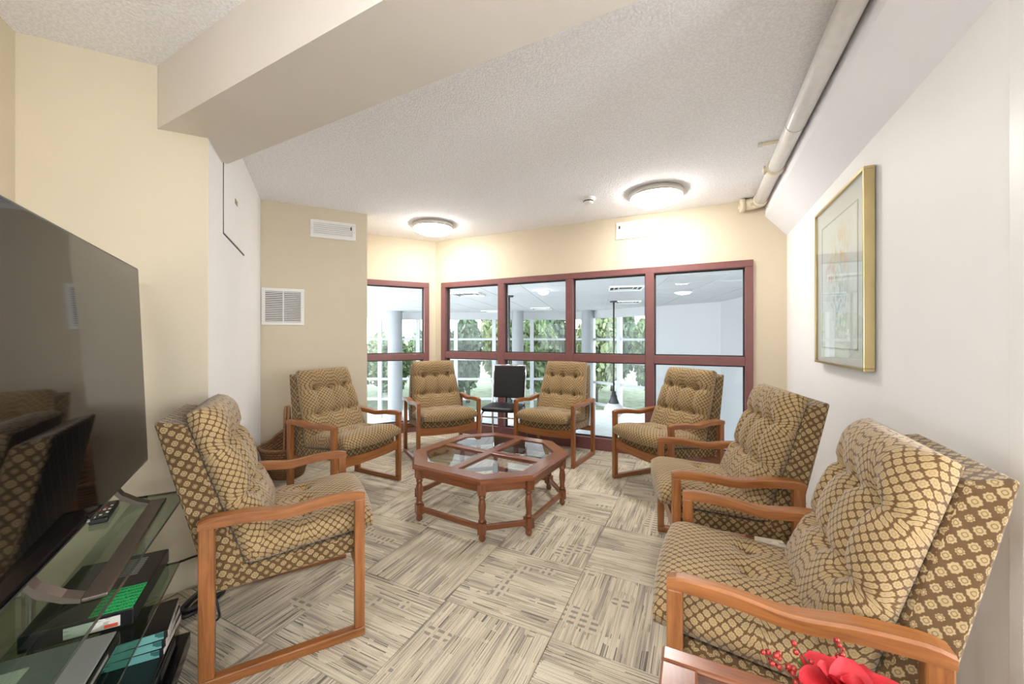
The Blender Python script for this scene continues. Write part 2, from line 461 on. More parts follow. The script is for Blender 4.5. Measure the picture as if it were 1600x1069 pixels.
# ------------------------------------------------------------------ mesh helpers
class MB:
    def __init__(s):
        s.v, s.f, s.uv, s.sm = [], [], [], []
    def add(s, verts, faces, uvs=None, smooth=False):
        o = len(s.v)
        s.v += [tuple(p) for p in verts]
        for i, f in enumerate(faces):
            s.f.append([o + k for k in f])
            s.uv.append(uvs[i] if uvs else None)
            s.sm.append(smooth)
        return s
    def box(s, lo, hi, mat=None, along=None):
        x0, y0, z0 = lo
        x1, y1, z1 = hi
        vs = [Vector(p) for p in ((x0, y0, z0), (x1, y0, z0), (x1, y1, z0), (x0, y1, z0), (x0, y0, z1), (x1, y0, z1), (x1, y1, z1), (x0, y1, z1))]
        fs = [(0, 3, 2, 1), (4, 5, 6, 7), (0, 1, 5, 4), (1, 2, 6, 5), (2, 3, 7, 6), (3, 0, 4, 7)]
        if along is None:
            d = (x1 - x0, y1 - y0, z1 - z0)
            along = d.index(max(d))
        oth = [i for i in range(3) if i != along]
        uvs = []
        for f in fs:
            uvs.append([(vs[k][oth[0]] + vs[k][oth[1]], vs[k][along]) for k in f])
        if mat:
            vs = [mat @ p for p in vs]
        return s.add(vs, fs, uvs)
    def loft(s, secs, caps=True, smooth=False, along=None):
        """secs: list of equal-length point rings; V of the UV runs along the loft"""
        n = len(secs[0])
        vs = [Vector(p) for ring in secs for p in ring]
        lens = [0.0]
        for i in range(1, len(secs)):
            c0 = sum((Vector(p) for p in secs[i - 1]), Vector()) / n
            c1 = sum((Vector(p) for p in secs[i]), Vector()) / n
            lens.append(lens[-1] + (c1 - c0).length)
        per = [0.0]
        for k in range(n):
            per.append(per[-1] + (Vector(secs[0][(k + 1) % n]) - Vector(secs[0][k])).length)
        fs, uvs = [], []
        for i in range(len(secs) - 1):
            for k in range(n):
                k2 = (k + 1) % n
                fs.append((i * n + k, i * n + k2, (i + 1) * n + k2, (i + 1) * n + k))
                uvs.append([(per[k], lens[i]), (per[k + 1], lens[i]), (per[k + 1], lens[i + 1]), (per[k], lens[i + 1])])
        s.add(vs, fs, uvs, smooth)
        if caps:
            o = len(s.v) - len(vs)
            for base, rev in ((0, True), ((len(secs) - 1) * n, False)):
                ids = [o + base + k for k in range(n)]
                if rev:
                    ids.reverse()
                s.f.append(ids)
                s.uv.append([(0.01 * k, 0) for k in range(n)])
                s.sm.append(False)
        return s
    def prism(s, poly, z0, z1, mat=None):
        n = len(poly)
        vs = [Vector((p[0], p[1], z0)) for p in poly] + [Vector((p[0], p[1], z1)) for p in poly]
        fs = [tuple(range(n - 1, -1, -1)), tuple(range(n, 2 * n))]
        for k in range(n):
            k2 = (k + 1) % n
            fs.append((k, k2, n + k2, n + k))
        uvs = []
        for f in fs:
            uvs.append([(vs[k][0] + vs[k][2] * 0.6, vs[k][1] + vs[k][2] * 0.8) for k in f])
        if mat:
            vs = [mat @ p for p in vs]
        return s.add(vs, fs, uvs)
    def lathe(s, prof, seg=24, mat=None, smooth=True):
        """prof: (radius, z) from bottom to top"""
        vs, fs, uvs = [], [], []
        m = len(prof)
        for i in range(seg):
            a = 2 * PI * i / seg
            for r, z in prof:
                vs.append(Vector((r * math.cos(a), r * math.sin(a), z)))
        for i in range(seg):
            i2 = (i + 1) % seg
            for j in range(m - 1):
                fs.append((i * m + j, i2 * m + j, i2 * m + j + 1, i * m + j + 1))
                uvs.append([(i / seg, prof[j][1]), ((i + 1) / seg, prof[j][1]), ((i + 1) / seg, prof[j + 1][1]), (i / seg, prof[j + 1][1])])
        if mat:
            vs = [mat @ p for p in vs]
        return s.add(vs, fs, uvs, smooth)
    def tube(s, pts, r, seg=10, closed=False, smooth=True):
        pts = [Vector(p) for p in pts]
        rings = []
        n = len(pts)
        prev = None
        for i, p in enumerate(pts):
            if closed:
                t = (pts[(i + 1) % n] - pts[i - 1]).normalized()
            elif i == 0:
                t = (pts[1] - p).normalized()
            elif i == n - 1:
                t = (p - pts[i - 1]).normalized()
            else:
                t = (pts[i + 1] - pts[i - 1]).normalized()
            if prev is None:
                up = Vector((0, 0, 1)) if abs(t.z) < 0.9 else Vector((1, 0, 0))
                a = t.cross(up).normalized()
            else:
                a = (prev - t * prev.dot(t)).normalized()
            prev = a
            b = t.cross(a)
            rr = r[i] if isinstance(r, (list, tuple)) else r
            rings.append([p + (a * math.cos(2 * PI * k / seg) + b * math.sin(2 * PI * k / seg)) * rr for k in range(seg)])
        if closed:
            rings.append(rings[0])
        return s.loft(rings, caps=not closed, smooth=smooth)
    def build(s, name, mat, parent=None, bevel=0.0, bseg=2, autosmooth=False):
        me = bpy.data.meshes.new(name)
        me.from_pydata([tuple(p) for p in s.v], [], s.f)
        ul = me.uv_layers.new(name='UVMap')
        for p in me.polygons:
            u = s.uv[p.index]
            p.use_smooth = s.sm[p.index]
            if u:
                for k, li in enumerate(p.loop_indices):
                    ul.data[li].uv = u[k]
        me.materials.append(mat)
        bm = bmesh.new()
        bm.from_mesh(me)
        bmesh.ops.recalc_face_normals(bm, faces=bm.faces)
        bm.to_mesh(me)
        bm.free()
        o = bpy.data.objects.new(name, me)
        COL.objects.link(o)
        if parent:
            o.parent = parent
        if bevel:
            b = o.modifiers.new('edge', 'BEVEL')
            b.width = bevel
            b.segments = bseg
            b.limit_method = 'ANGLE'
            b.angle_limit = math.radians(40)
        return o

def tag(o, label=None, cat=None, group=None, kind=None):
    if label:
        o['label'] = label
    if cat:
        o['category'] = cat
    if group:
        o['group'] = group
    if kind:
        o['kind'] = kind
    return o

def empty(name, loc=(0, 0, 0), rz=0.0):
    o = bpy.data.objects.new(name, None)
    COL.objects.link(o)
    o.location = loc
    o.rotation_euler = (0, 0, rz)
    o.empty_display_size = 0.1
    return o

def copy_tree(o, parent=None):
    c = o.copy()
    COL.objects.link(c)
    c.parent = parent
    for ch in list(o.children):
        copy_tree(ch, c)
    return c

def dup(o, parent, loc=None, rz=None):
    c = o.copy()
    COL.objects.link(c)
    c.parent = parent
    if loc is not None:
        c.location = loc
    if rz is not None:
        c.rotation_euler = (0, 0, rz)
    return c

def put(o, loc, rot=(0, 0, 0)):
    o.location = loc
    o.rotation_euler = rot
    return o

# ------------------------------------------------------------------ room layout (metres, camera stands over the origin)
H = 2.5
A1 = math.radians(-25.64)          # window wall / right-hand wall axis
A2 = math.radians(26.57)           # chase, left wall axis
def rot2(a, x, y):
    return (x * math.cos(a) - y * math.sin(a), x * math.sin(a) + y * math.cos(a))
def at(o, a, x, y):
    p = rot2(a, x, y)
    return (o[0] + p[0], o[1] + p[1])
CE = (2.469, 3.448)                # corner window wall / picture wall
CD = at(CE, A1, -3.87, 0)          # corner of the two window walls
CC = (-2.331, 3.559)               # corner closet wall / chase
CA = (-1.499, 1.895)               # outer corner television wall / closet wall
CF = at(CA, A2, -0.647, 0)
AB = A2 + PI / 2
AR = A1 - PI / 2
T = 0.12

# floor slab and carpet tiles
def clip(poly, p, n):
    out = []
    for i in range(len(poly)):
        a, b = poly[i], poly[(i + 1) % len(poly)]
        da = (a[0] - p[0]) * n[0] + (a[1] - p[1]) * n[1]
        db = (b[0] - p[0]) * n[0] + (b[1] - p[1]) * n[1]
        if da <= 0:
            out.append(a)
        if da * db < 0:
            t = da / (da - db)
            out.append((a[0] + (b[0] - a[0]) * t, a[1] + (b[1] - a[1]) * t))
    return out
nE = rot2(A1, 0, 1)
nR = rot2(A1, 1, 0)
nD = rot2(A2, 0, 1)
nB = rot2(AB, 0, 1)
outline = [(-3.4, -3.6), (3.6, -3.6), (3.6, 6), (-3.4, 6)]
for p, n in ((CE, nE), (CD, nD)):
    outline = clip(outline, p, n)
floor = MB().prism(outline, -0.2, -0.006).build('floor', M['subfloor'])
tag(floor, 'grey patterned carpet tile floor of the lounge', kind='structure')
TS = 0.515
tile_me = None
O0 = (-0.307, 1.785)
for i in range(-9, 11):
    for j in range(-8, 9):
        c = at(O0, A1, (i + 0.5) * TS, (j + 0.5) * TS)
        if c[1] < -0.9 or c[1] > 5.6 or c[0] < -2.9 or c[0] > 3.0:
            continue
        h = TS / 2 - 0.0012
        rz = A1 + ((i + j + 1) % 2) * PI / 2
        sq = [(-h, -h), (h, -h), (h, h), (-h, h)]
        wpoly = [at(c, rz, *q) for q in sq]
        w2 = wpoly
        for p, n in ((CE, nE), (CD, nD), (CE, nR)):
            w2 = clip(w2, p, n)
            if len(w2) < 3:
                break
        if len(w2) < 3:
            continue
        # behind the left-hand walls nothing is seen
        q = rot2(-AB, c[0] - CC[0], c[1] - CC[1])
        if q[1] > 0.4 and c[1] > 1.9:
            continue
        whole = len(w2) == 4 and all(abs(a[0] - b[0]) + abs(a[1] - b[1]) < 1e-6 for a, b in zip(w2, wpoly))
        if whole and tile_me is not None:
            t = bpy.data.objects.new('carpet_tile', tile_me)
            COL.objects.link(t)
        else:
            loc = [rot2(-rz, p[0] - c[0], p[1] - c[1]) for p in w2]
            t = MB().prism(loc, -0.006, 0.0 if whole else 0.0).build('carpet_tile', M['carpet'])
            if whole:
                tile_me = t.data
        t.parent = floor
        t.location = (c[0], c[1], 0)
        t.rotation_euler = (0, 0, rz)

# ceiling
cpoly = [(-3.4, -3.6), (3.6, -3.6), (3.6, 6), (-3.4, 6)]
for p, n in ((at(CE, A1, 0, T), nE), (at(CD, A2, 0, T), nD)):
    cpoly = clip(cpoly, p, n)
ceil = MB().prism(cpoly, H, H + 0.15).build('ceiling', M['ceiling'])
tag(ceil, 'white stippled ceiling of the lounge', kind='structure')

def wall(name, o, a, boxes, mat, label):
    mb = MB()
    for x0, x1, z0, z1 in boxes:
        mb.box((x0, 0, z0), (x1, T, z1))
    w = mb.build(name, mat)
    put(w, (o[0], o[1], 0), (0, 0, a))
    tag(w, label, kind='structure')
    return w

WX0, WX1, WZ = -3.768, -0.259, 1.945
wall('wall_back', CE, A1, [(-3.93, WX0, 0, H), (WX1, 0.0, 0, H), (WX0, WX1, WZ, H)], M['cream'], 'cream wall above and beside the long burgundy window')
DX1 = -0.09
wall('wall_corner', CD, A2, [(-2.0, -1.16, 0, H), (DX1, 0.05, 0, H), (-1.16, DX1, WZ, H)], M['cream'], 'cream wall around the narrow window')
# chase box in the corner: face with the two vents and its return
ch = MB().prism([(0, 0), (0.93, 0), (0.93, 0.84), (0, 0.84)], 0, H).build('wall_chase', M['cream'])
put(ch, (CC[0], CC[1], 0), (0, 0, A2))
tag(ch, 'beige boxed-out wall carrying two white vents', kind='structure')
# closet wall (offwhite), with a panel cut
wb = MB()
wb.box((-1.86, 0.0, 0), (0, T, H))
wb = wb.build('wall_closet', M['cream_daylit'])
put(wb, (CC[0], CC[1], 0), (0, 0, AB))
tag(wb, 'pale wall section with a cut-in access panel', kind='structure')
wall('wall_left', CA, A2, [(-0.70, 0, 0, H)], M['cream'], 'cream wall behind the television')
wf = MB().box((-1.68, 0, 0), (0.0, T, H)).build('wall_left_near', M['cream'])
put(wf, (CF[0], CF[1], 0), (0, 0, AB))
tag(wf, 'cream wall at the picture edge above the television', kind='structure')
RL = 2.741
wr = MB().box((0, 0, 0), (RL, T, H)).build('wall_right', M['cream_daylit'])
put(wr, (CE[0], CE[1], 0), (0, 0, AR))
tag(wr, 'pale wall with the framed picture', kind='structure')
# the rest of the lounge behind the viewer
F2 = at(CF, AB, -1.68, 0)
P1 = at(CE, AR, RL, 0)
back_pts = [F2, (-2.95, -0.55), (-2.95, -3.4), (2.6, -3.4), (3.1, 0.1), P1]
for k, nm in enumerate(('wall_hall_left', 'wall_hall_side', 'wall_rear', 'wall_hall_right', 'wall_hall_end')):
    a, b = back_pts[k], back_pts[k + 1]
    d = math.hypot(b[0] - a[0], b[1] - a[1])
    ww = MB().box((0, -T, 0), (d, 0, H)).build(nm, M['hall'])
    put(ww, (a[0], a[1], 0), (0, 0, math.atan2(b[1] - a[1], b[0] - a[0])))
    tag(ww, 'unseen wall of the room behind the viewer, whitened to bounce light', kind='structure')
# white corner trim where the picture wall ends
tr = MB().box((RL - 0.004, -0.012, 0), (RL + 0.05, T, H)).build('trim_1', M['white_metal'], bevel=0.004)
put(tr, (CE[0], CE[1], 0), (0, 0, AR))
tag(tr, 'white corner trim at the end of the picture wall', kind='structure')

# dropped beam
BA = math.radians(-28.0)
BO = (-1.672, 1.809)
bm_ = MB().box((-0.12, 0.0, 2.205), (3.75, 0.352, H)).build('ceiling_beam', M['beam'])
put(bm_, (BO[0], BO[1], 0), (0, 0, BA))
tag(bm_, 'dropped cream beam crossing the ceiling', kind='structure')
# sloped soffit along the right-hand wall
so = MB()
prof = [(0, 2.14), (-0.165, 2.335), (-0.165, H), (0, H)]
secs = [[(x, p[0], p[1]) for p in prof] for x in (0.0, RL)]
so.loft(secs)
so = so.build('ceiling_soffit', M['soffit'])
put(so, (CE[0], CE[1], 0), (0, 0, AR))
tag(so, 'pale sloped soffit between ceiling and picture wall', kind='structure')

# access panel set into the closet wall, with its dark seam and small plate
ap = MB().box((-1.53, -0.005, 1.822), (-0.87, 0.0, 2.45)).build('access_panel', M['cream_daylit'], wb)
MB().box((-1.541, -0.0025, 1.815), (-1.5325, 0.0, 2.45)).build('seam', M['vent_dark'], ap)
MB().box((-1.541, -0.0025, 1.812), (-0.87, 0.0, 1.819)).build('seam', M['vent_dark'], ap)
MB().box((-1.225, -0.008, 2.085), (-1.155, -0.004, 2.115)).build('latch_plate', M['latch'], ap)

# ------------------------------------------------------------------ windows
def window(name, o, a, x0, x1, muls, z0, z1, zr, label):
    w = empty(name, (o[0], o[1], 0), a)
    tag(w, label, kind='structure')
    yf, yb = -0.022, 0.10
    fw = 0.065
    MB().box((x0, yf, z1 - fw), (x1, yb, z1)).build('head_rail', M['burgundy'], w, 0.004)
    MB().box((x0, yf, 0), (x1, yb, z0)).build('bottom_rail', M['burgundy'], w, 0.004)
    MB().box((x0, yf, z0), (x0 + fw, yb, z1 - fw)).build('jamb', M['burgundy'], w, 0.004)
    MB().box((x1 - fw, yf, z0), (x1, yb, z1 - fw)).build('jamb', M['burgundy'], w, 0.004)
    edges = [x0 + fw]
    for m in muls:
        MB().box((m - 0.042, yf + 0.002, z0), (m + 0.042, yb, z1 - fw)).build('mullion', M['burgundy'], w, 0.004)
        edges += [m - 0.042, m + 0.042]
    edges.append(x1 - fw)
    for k in range(0, len(edges), 2):
        a0, b0 = edges[k], edges[k + 1]
        MB().box((a0, yf + 0.004, zr[0]), (b0, yb, zr[1])).build('middle_rail', M['burgundy'], w, 0.004)
        for za, zb in ((z0, zr[0]), (zr[1], z1 - fw)):
            MB().box((a0, 0.045, za), (b0, 0.053, zb)).build('pane', M['pane'], w)
            g = 0.012
            sp = MB()
            sp.box((a0, 0.036, za), (a0 + g, 0.062, zb)).box((b0 - g, 0.036, za), (b0, 0.062, zb))
            sp.box((a0 + g, 0.036, za), (b0 - g, 0.062, za + g)).box((a0 + g, 0.036, zb - g), (b0 - g, 0.062, zb))
            sp.build('gasket', M['vent_dark'], w)
    return w
window('window_1', CE, A1, WX0, WX1, (-2.882, -2.02, -1.165), 0.13, WZ, (0.955, 1.04), 'long burgundy framed interior window of eight panes')
window('window_2', CD, A2, -1.16, DX1, (), 0.13, WZ, (0.935, 1.015), 'narrow burgundy framed window of two panes in the corner')

# ------------------------------------------------------------------ ceiling fittings
def dome_lamp(x, y, label, seen=True):
    l = empty('ceiling_lamp', (x, y, H))
    tag(l, label, 'ceiling lamp', 'round ceiling lamps')
    MB().lathe([(0.0, 0.0), (0.215, 0.0), (0.226, -0.004), (0.226, -0.045), (0.216, -0.052), (0.20, -0.045)], 48).build('ring', M['lamp_ring'], l)
    pr = []
    for k in range(9):
        t = k / 8 * PI / 2
        pr.append((0.214 * math.sin(t), -0.046 - 0.075 * math.cos(t)))
    MB().lathe(pr, 48).build('diffuser', M['lamp_glow'], l)
    return l
dome_lamp(-0.888, 4.33, 'glowing round ceiling lamp in the corner between the windows')
dome_lamp(1.264, 3.37, 'glowing round ceiling lamp beside the smoke detector')
dome_lamp(-0.556, -0.50, 'round ceiling lamp over the near end of the lounge')
dome_lamp(-1.54, -2.47, 'round ceiling lamp at the rear of the lounge')
def fill_globe(x, y, label):  # added lamp, out of view, only there to brighten the room
    u = empty('globe_fill_lamp', (x, y, 0))
    tag(u, label, 'added fill lamp')
    MB().lathe([(0, 0), (0.15, 0), (0.15, 0.02), (0.02, 0.035), (0.0, 0.035)], 28).build('base', M['lamp_ring'], u)
    MB().tube([(0, 0, 0.03), (0, 0, 1.12)], 0.014, 12).build('pole', M['lamp_ring'], u)
    MB().lathe([(0.02, 1.09), (0.06, 1.10), (0.07, 1.13), (0.0, 1.13)], 24).build('holder', M['lamp_ring'], u)
    MB().lathe([(0.2 * math.sin(PI * k / 14), 1.32 - 0.2 * math.cos(PI * k / 14)) for k in range(15)], 32).build('globe', M['fill_glow'], u)
fill_globe(2.35, -0.45, 'added fill globe, unseen in the alcove past the picture wall')
fill_globe(2.0, -1.9, 'added fill globe, unseen in the rear corner of the lounge')
fill_globe(-2.5, -1.2, 'added fill globe, unseen by the hall wall')

sd = empty('smoke_detector', (0.70, 3.52, H))
tag(sd, 'small white smoke detector on the stippled ceiling', 'smoke detector')
MB().lathe([(0, -0.022), (0.058, -0.022), (0.066, -0.012), (0.066, 0.0)], 28).build('base', M['plastic_white'], sd)
MB().lathe([(0, -0.052), (0.032, -0.052), (0.044, -0.044), (0.046, -0.022)], 28).build('sensor_cap', M['plastic_white'], sd)
MB().lathe([(0.0465, -0.036), (0.0475, -0.034), (0.0475, -0.028), (0.0465, -0.026)], 28).build('slot_ring', M['vent_dark'], sd)

def vent(o, a, x0, x1, z0, z1, n, label, mid=False, border=0.03, lever=None, tilt=0.5):
    v = empty('air_vent', (o[0], o[1], 0), a)
    tag(v, label, 'vent')
    yf = -0.012
    MB().box((x0, yf, z1 - border), (x1, 0, z1)).build('frame_side', M['white_metal'], v, 0.003)
    MB().box((x0, yf, z0), (x1, 0, z0 + border)).build('frame_side', M['white_metal'], v, 0.003)
    MB().box((x0, yf, z0 + border), (x0 + border, 0, z1 - border)).build('frame_side', M['white_metal'], v, 0.003)
    MB().box((x1 - border, yf, z0 + border), (x1, 0, z1 - border)).build('frame_side', M['white_metal'], v, 0.003)
    MB().box((x0 + border, -0.002, z0 + border), (x1 - border, 0, z1 - border)).build('backing', M['vent_dark'], v)
    hh = z1 - z0 - 2 * border
    first = None
    for k in range(n):
        zc = z0 + border + hh * (k + 0.5) / n
        if first is None:
            d = hh / n * tilt
            R = Matrix.Rotation(0.0, 4, 'X')
            first = MB().loft([[(x, -0.011, -d * 0.55), (x, -0.009, -d * 0.7), (x, -0.003, d * 0.45), (x, -0.005, d * 0.6)] for x in (x0 + border, x1 - border)]).build('slat', M['white_metal'], v)
            first.location = (0, 0, zc)
        else:
            dup(first, v, (0, 0, zc))
    if mid:
        xm = (x0 + x1) / 2
        MB().box((xm - 0.005, yf - 0.001, z0 + border), (xm + 0.005, -0.002, z1 - border)).build('mid_bar', M['white_metal'], v)
    if lever is not None:
        MB().box((lever - 0.006, -0.022, z1 - border - 0.04), (lever + 0.006, -0.01, z1 - border - 0.01)).build('damper_lever', M['pendant'], v)
    for xs in (x0 + border * 0.45, x1 - border * 0.45):
        MB().lathe([(0, -0.002), (0.004, -0.002), (0.005, 0)], 10, Matrix.Translation((xs, yf, (z0 + z1) / 2)) @ Matrix.Rotation(-PI / 2, 4, 'X')).build('screw', M['lamp_ring'], v)
    return v
vent(CC, A2, 0.408, 0.817, 2.206, 2.378, 6, 'wide white vent near the ceiling on the beige boxed-out wall', lever=0.775, tilt=0.75)
vent(CC, A2, 0.008, 0.357, 1.341, 1.687, 17, 'square white louvred vent at eye level on the beige wall', mid=True)
vent(CE, A1, -1.506, -1.077, 2.263, 2.443, 5, 'wide white vent above the long burgundy window', lever=-1.468, tilt=0.8)

# water pipe along the soffit
pp = empty('ceiling_pipe', (CE[0], CE[1], 0), AR)
tag(pp, 'pale painted pipe running along the ceiling beside the soffit', 'pipe')
PY, PZ = -0.222, 2.442
MB().tube([(0.14, PY, PZ), (RL - 0.05, PY, PZ)], 0.048, 24).build('pipe_run', M['pipe'], pp)
MB().tube([(1.50, PY, PZ), (1.505, PY, PZ)], 0.0505, 24).build('joint_ring', M['lamp_ring'], pp)
def coupling(x):
    c = MB()
    c.tube([(x - 0.032, PY, PZ), (x - 0.028, PY, PZ), (x + 0.028, PY, PZ), (x + 0.032, PY, PZ)], [0.05, 0.058, 0.058, 0.05], 24)
    c = c.build('coupling', M['pipe_cream'], pp)
    for sy in (-1, 1):
        MB().box((x - 0.022, PY + sy * 0.05, PZ - 0.025), (x + 0.022, PY + sy * 0.078, PZ + 0.005)).build('bolt_lug', M['pipe_cream'], c, 0.004)
        MB().tube([(x - 0.0, PY + sy * 0.066, PZ - 0.04), (x, PY + sy * 0.066, PZ + 0.022)], 0.007, 8).build('bolt', M['lamp_ring'], c)
coupling(0.88)
coupling(0.16)
elb = []
for k in range(9):
    t = k / 8 * PI / 2
    elb.append((0.14 - 0.075 * math.sin(t), PY - 0.075 * (1 - math.cos(t)), PZ))
elb.append((0.065, PY - 0.13, PZ))
MB().tube(elb, 0.05, 20).build('elbow', M['pipe_cream'], pp)
MB().tube([(0.065, PY - 0.11, PZ), (0.065, PY - 0.15, PZ)], 0.06, 20).build('elbow_collar', M['pipe_cream'], pp)
MB().tube([(0.065, PY - 0.13, PZ), (-0.005, PY - 0.13, PZ)], 0.03, 16).build('wall_stub', M['pipe_cream'], pp)
# hanger clip
MB().box((1.17, PY - 0.12, H - 0.012), (1.20, PY + 0.0, H - 0.0)).build('hanger_strap', M['pipe_cream'], pp, 0.002)
MB().box((1.165, PY - 0.145, H - 0.016), (1.205, PY - 0.12, H - 0.0)).build('hanger_clip', M['lamp_ring'], pp, 0.002)

# framed watercolour
fp = empty('framed_picture', (CE[0], CE[1], 0), AR)
tag(fp, 'framed watercolour of a bouquet in a thin champagne frame', 'picture')
x0, x1, z0, z1 = 1.09, 1.90, 1.065, 2.005
yf = -0.045
for lo, hi in (((x0, yf, z1 - 0.014), (x1, -0.004, z1)), ((x0, yf, z0), (x1, -0.004, z0 + 0.014)), ((x0, yf, z0 + 0.014), (x0 + 0.014, -0.004, z1 - 0.014)), ((x1 - 0.014, yf, z0 + 0.014), (x1, -0.004, z1 - 0.014))):
    MB().box(lo, hi).build('frame_side', M['gold'], fp, 0.002)
MB().box((x0 + 0.014, -0.03, z0 + 0.014), (x1 - 0.014, -0.006, z1 - 0.014)).build('mat_board', M['mat_board'], fp)
px0, px1, pz0, pz1 = x0 + 0.12, x1 - 0.12, z0 + 0.10, z1 - 0.12
sh = MB().add([(px0, -0.0315, pz0), (px1, -0.0315, pz0), (px1, -0.0315, pz1), (px0, -0.0315, pz1), (px0, -0.03, pz0), (px1, -0.03, pz0), (px1, -0.03, pz1), (px0, -0.03, pz1)],
              [(0, 1, 2, 3), (4, 7, 6, 5), (0, 4, 5, 1), (1, 5, 6, 2), (2, 6, 7, 3), (3, 7, 4, 0)],
              [[(0, 0), (1, 0), (1, 1), (0, 1)]] + [[(0, 0)] * 4] * 5)
sh.build('print_sheet', M['print'], fp)
for lo, hi in (((px0 - 0.006, -0.033, pz1), (px1 + 0.006, -0.03, pz1 + 0.006)), ((px0 - 0.006, -0.033, pz0 - 0.006), (px1 + 0.006, -0.03, pz0)), ((px0 - 0.006, -0.033, pz0), (px0, -0.03, pz1)), ((px1, -0.033, pz0), (px1 + 0.006, -0.03, pz1))):
    MB().box(lo, hi).build('mat_bevel', M['mat_line'], fp)
MB().box((x0 + 0.014, -0.041, z0 + 0.014), (x1 - 0.014, -0.038, z1 - 0.014)).build('glazing', M['pane'], fp)

# ------------------------------------------------------------------ lounge chair
W2 = 0.335
def cushion(L, wb, wt, Tk, buttons, n=44, m=46, r=0.085, base=0.4, rows=(), uvo=(0, 0), crown=0.012):
    """tufted pad: x across, y along 0..L, z up from its back face; returns MB"""
    def hw(y):
        t = max(0, min(1, y / L))
        return (wb + (wt - wb) * t) / 2
    def prof(d):
        t = max(0.0, min(1.0, d / r))
        return math.sqrt(max(0.0, 1 - (1 - t) ** 2))
    vs, top = [], {}
    for j in range(m + 1):
        tj = j / m
        tj = 0.5 - 0.5 * math.cos(PI * (0.25 * tj + 0.75 * (math.acos(1 - 2 * tj) / PI)))
        y = L * tj
        for i in range(n + 1):
            ti = i / n
            ti = 0.5 - 0.5 * math.cos(PI * (0.3 * ti + 0.7 * (math.acos(1 - 2 * ti) / PI)))
            h_ = hw(y)
            x = (ti * 2 - 1) * h_
            e = prof(h_ - abs(x)) * prof(y) * prof(L - y)
            z = Tk * (base + (1 - base) * e) + crown * math.cos(x / h_ * PI / 2)
            near = 1.0
            for bx, by in buttons:
                d2 = (x - bx) ** 2 + (y - by) ** 2
                z -= 0.030 * math.exp(-d2 / (2 * 0.017 ** 2)) + 0.016 * math.exp(-d2 / (2 * 0.05 ** 2))
            for ry, amt in rows:
                z -= amt * math.exp(-((y - ry) ** 2) / (2 * 0.012 ** 2)) * (0.35 + 0.65 * e)
            xs = sorted(set(b[0] for b in buttons))
            ys = sorted(set(b[1] for b in buttons))
            if rows and len(ys) > 1:
                for bx in xs:
                    g = math.exp(-((x - bx * (1 - 0.1 * (y - ys[0]))) ** 2) / (2 * 0.010 ** 2))
                    if ys[0] <= y <= ys[1]:
                        z -= 0.012 * g
                    elif y > ys[1]:
                        z -= 0.009 * g * max(0, 1 - (y - ys[1]) / 0.1)
            top[(i, j)] = len(vs)
            vs.append((x, y, max(z, 0.012)))
    fs, uvs = [], []
    UU, VV = {}, {}
    ci, cj = n // 2, m // 2
    def dist(a, b):
        return (Vector(vs[a]) - Vector(vs[b])).length
    for j in range(m + 1):
        UU[top[(ci, j)]] = 0.0
        for i in range(ci + 1, n + 1):
            UU[top[(i, j)]] = UU[top[(i - 1, j)]] + dist(top[(i, j)], top[(i - 1, j)]) * 0.93
        for i in range(ci - 1, -1, -1):
            UU[top[(i, j)]] = UU[top[(i + 1, j)]] - dist(top[(i, j)], top[(i + 1, j)]) * 0.93
    for i in range(n + 1):
        VV[top[(i, cj)]] = L / 2
        for j in range(cj + 1, m + 1):
            VV[top[(i, j)]] = VV[top[(i, j - 1)]] + dist(top[(i, j)], top[(i, j - 1)]) * 0.95
        for j in range(cj - 1, -1, -1):
            VV[top[(i, j)]] = VV[top[(i, j + 1)]] - dist(top[(i, j)], top[(i, j + 1)]) * 0.95
    def uvp(k):
        return (UU[k] + uvo[0], VV[k] + uvo[1])
    for j in range(m):
        for i in range(n):
            f = (top[(i, j)], top[(i + 1, j)], top[(i + 1, j + 1)], top[(i, j + 1)])
            fs.append(f)
            uvs.append([uvp(k) for k in f])
    ring = [top[(i, 0)] for i in range(n)] + [top[(n, j)] for j in range(m)] + [top[(i, m)] for i in range(n, 0, -1)] + [top[(0, j)] for j in range(m, 0, -1)]
    o = len(vs)
    for k in ring:
        vs.append((vs[k][0] * 0.97, vs[k][1] * 0.98 + L * 0.01, 0.0))
    q = len(ring)
    for k in range(q):
        k2 = (k + 1) % q
        f = (ring[k2], ring[k], o + k, o + k2)
        fs.append(f)
        a, b = uvp(ring[k2]), uvp(ring[k])
        hz = vs[ring[k]][2]
        cx, cy = 0, L / 2
        def outw(p):
            d = Vector((p[0] - cx, p[1] - uvo[1] - cy))
            d.normalize()
            return (p[0] + d.x * hz, p[1] + d.y * hz)
        uvs.append([a, b, outw(b), outw(a)])
    mb = MB().add(vs, fs, uvs, True)
    mb.f.append([o + k for k in range(q)])
    mb.uv.append([(vs[o + k][0], vs[o + k][1]) for k in range(q)])
    mb.sm.append(False)
    return mb

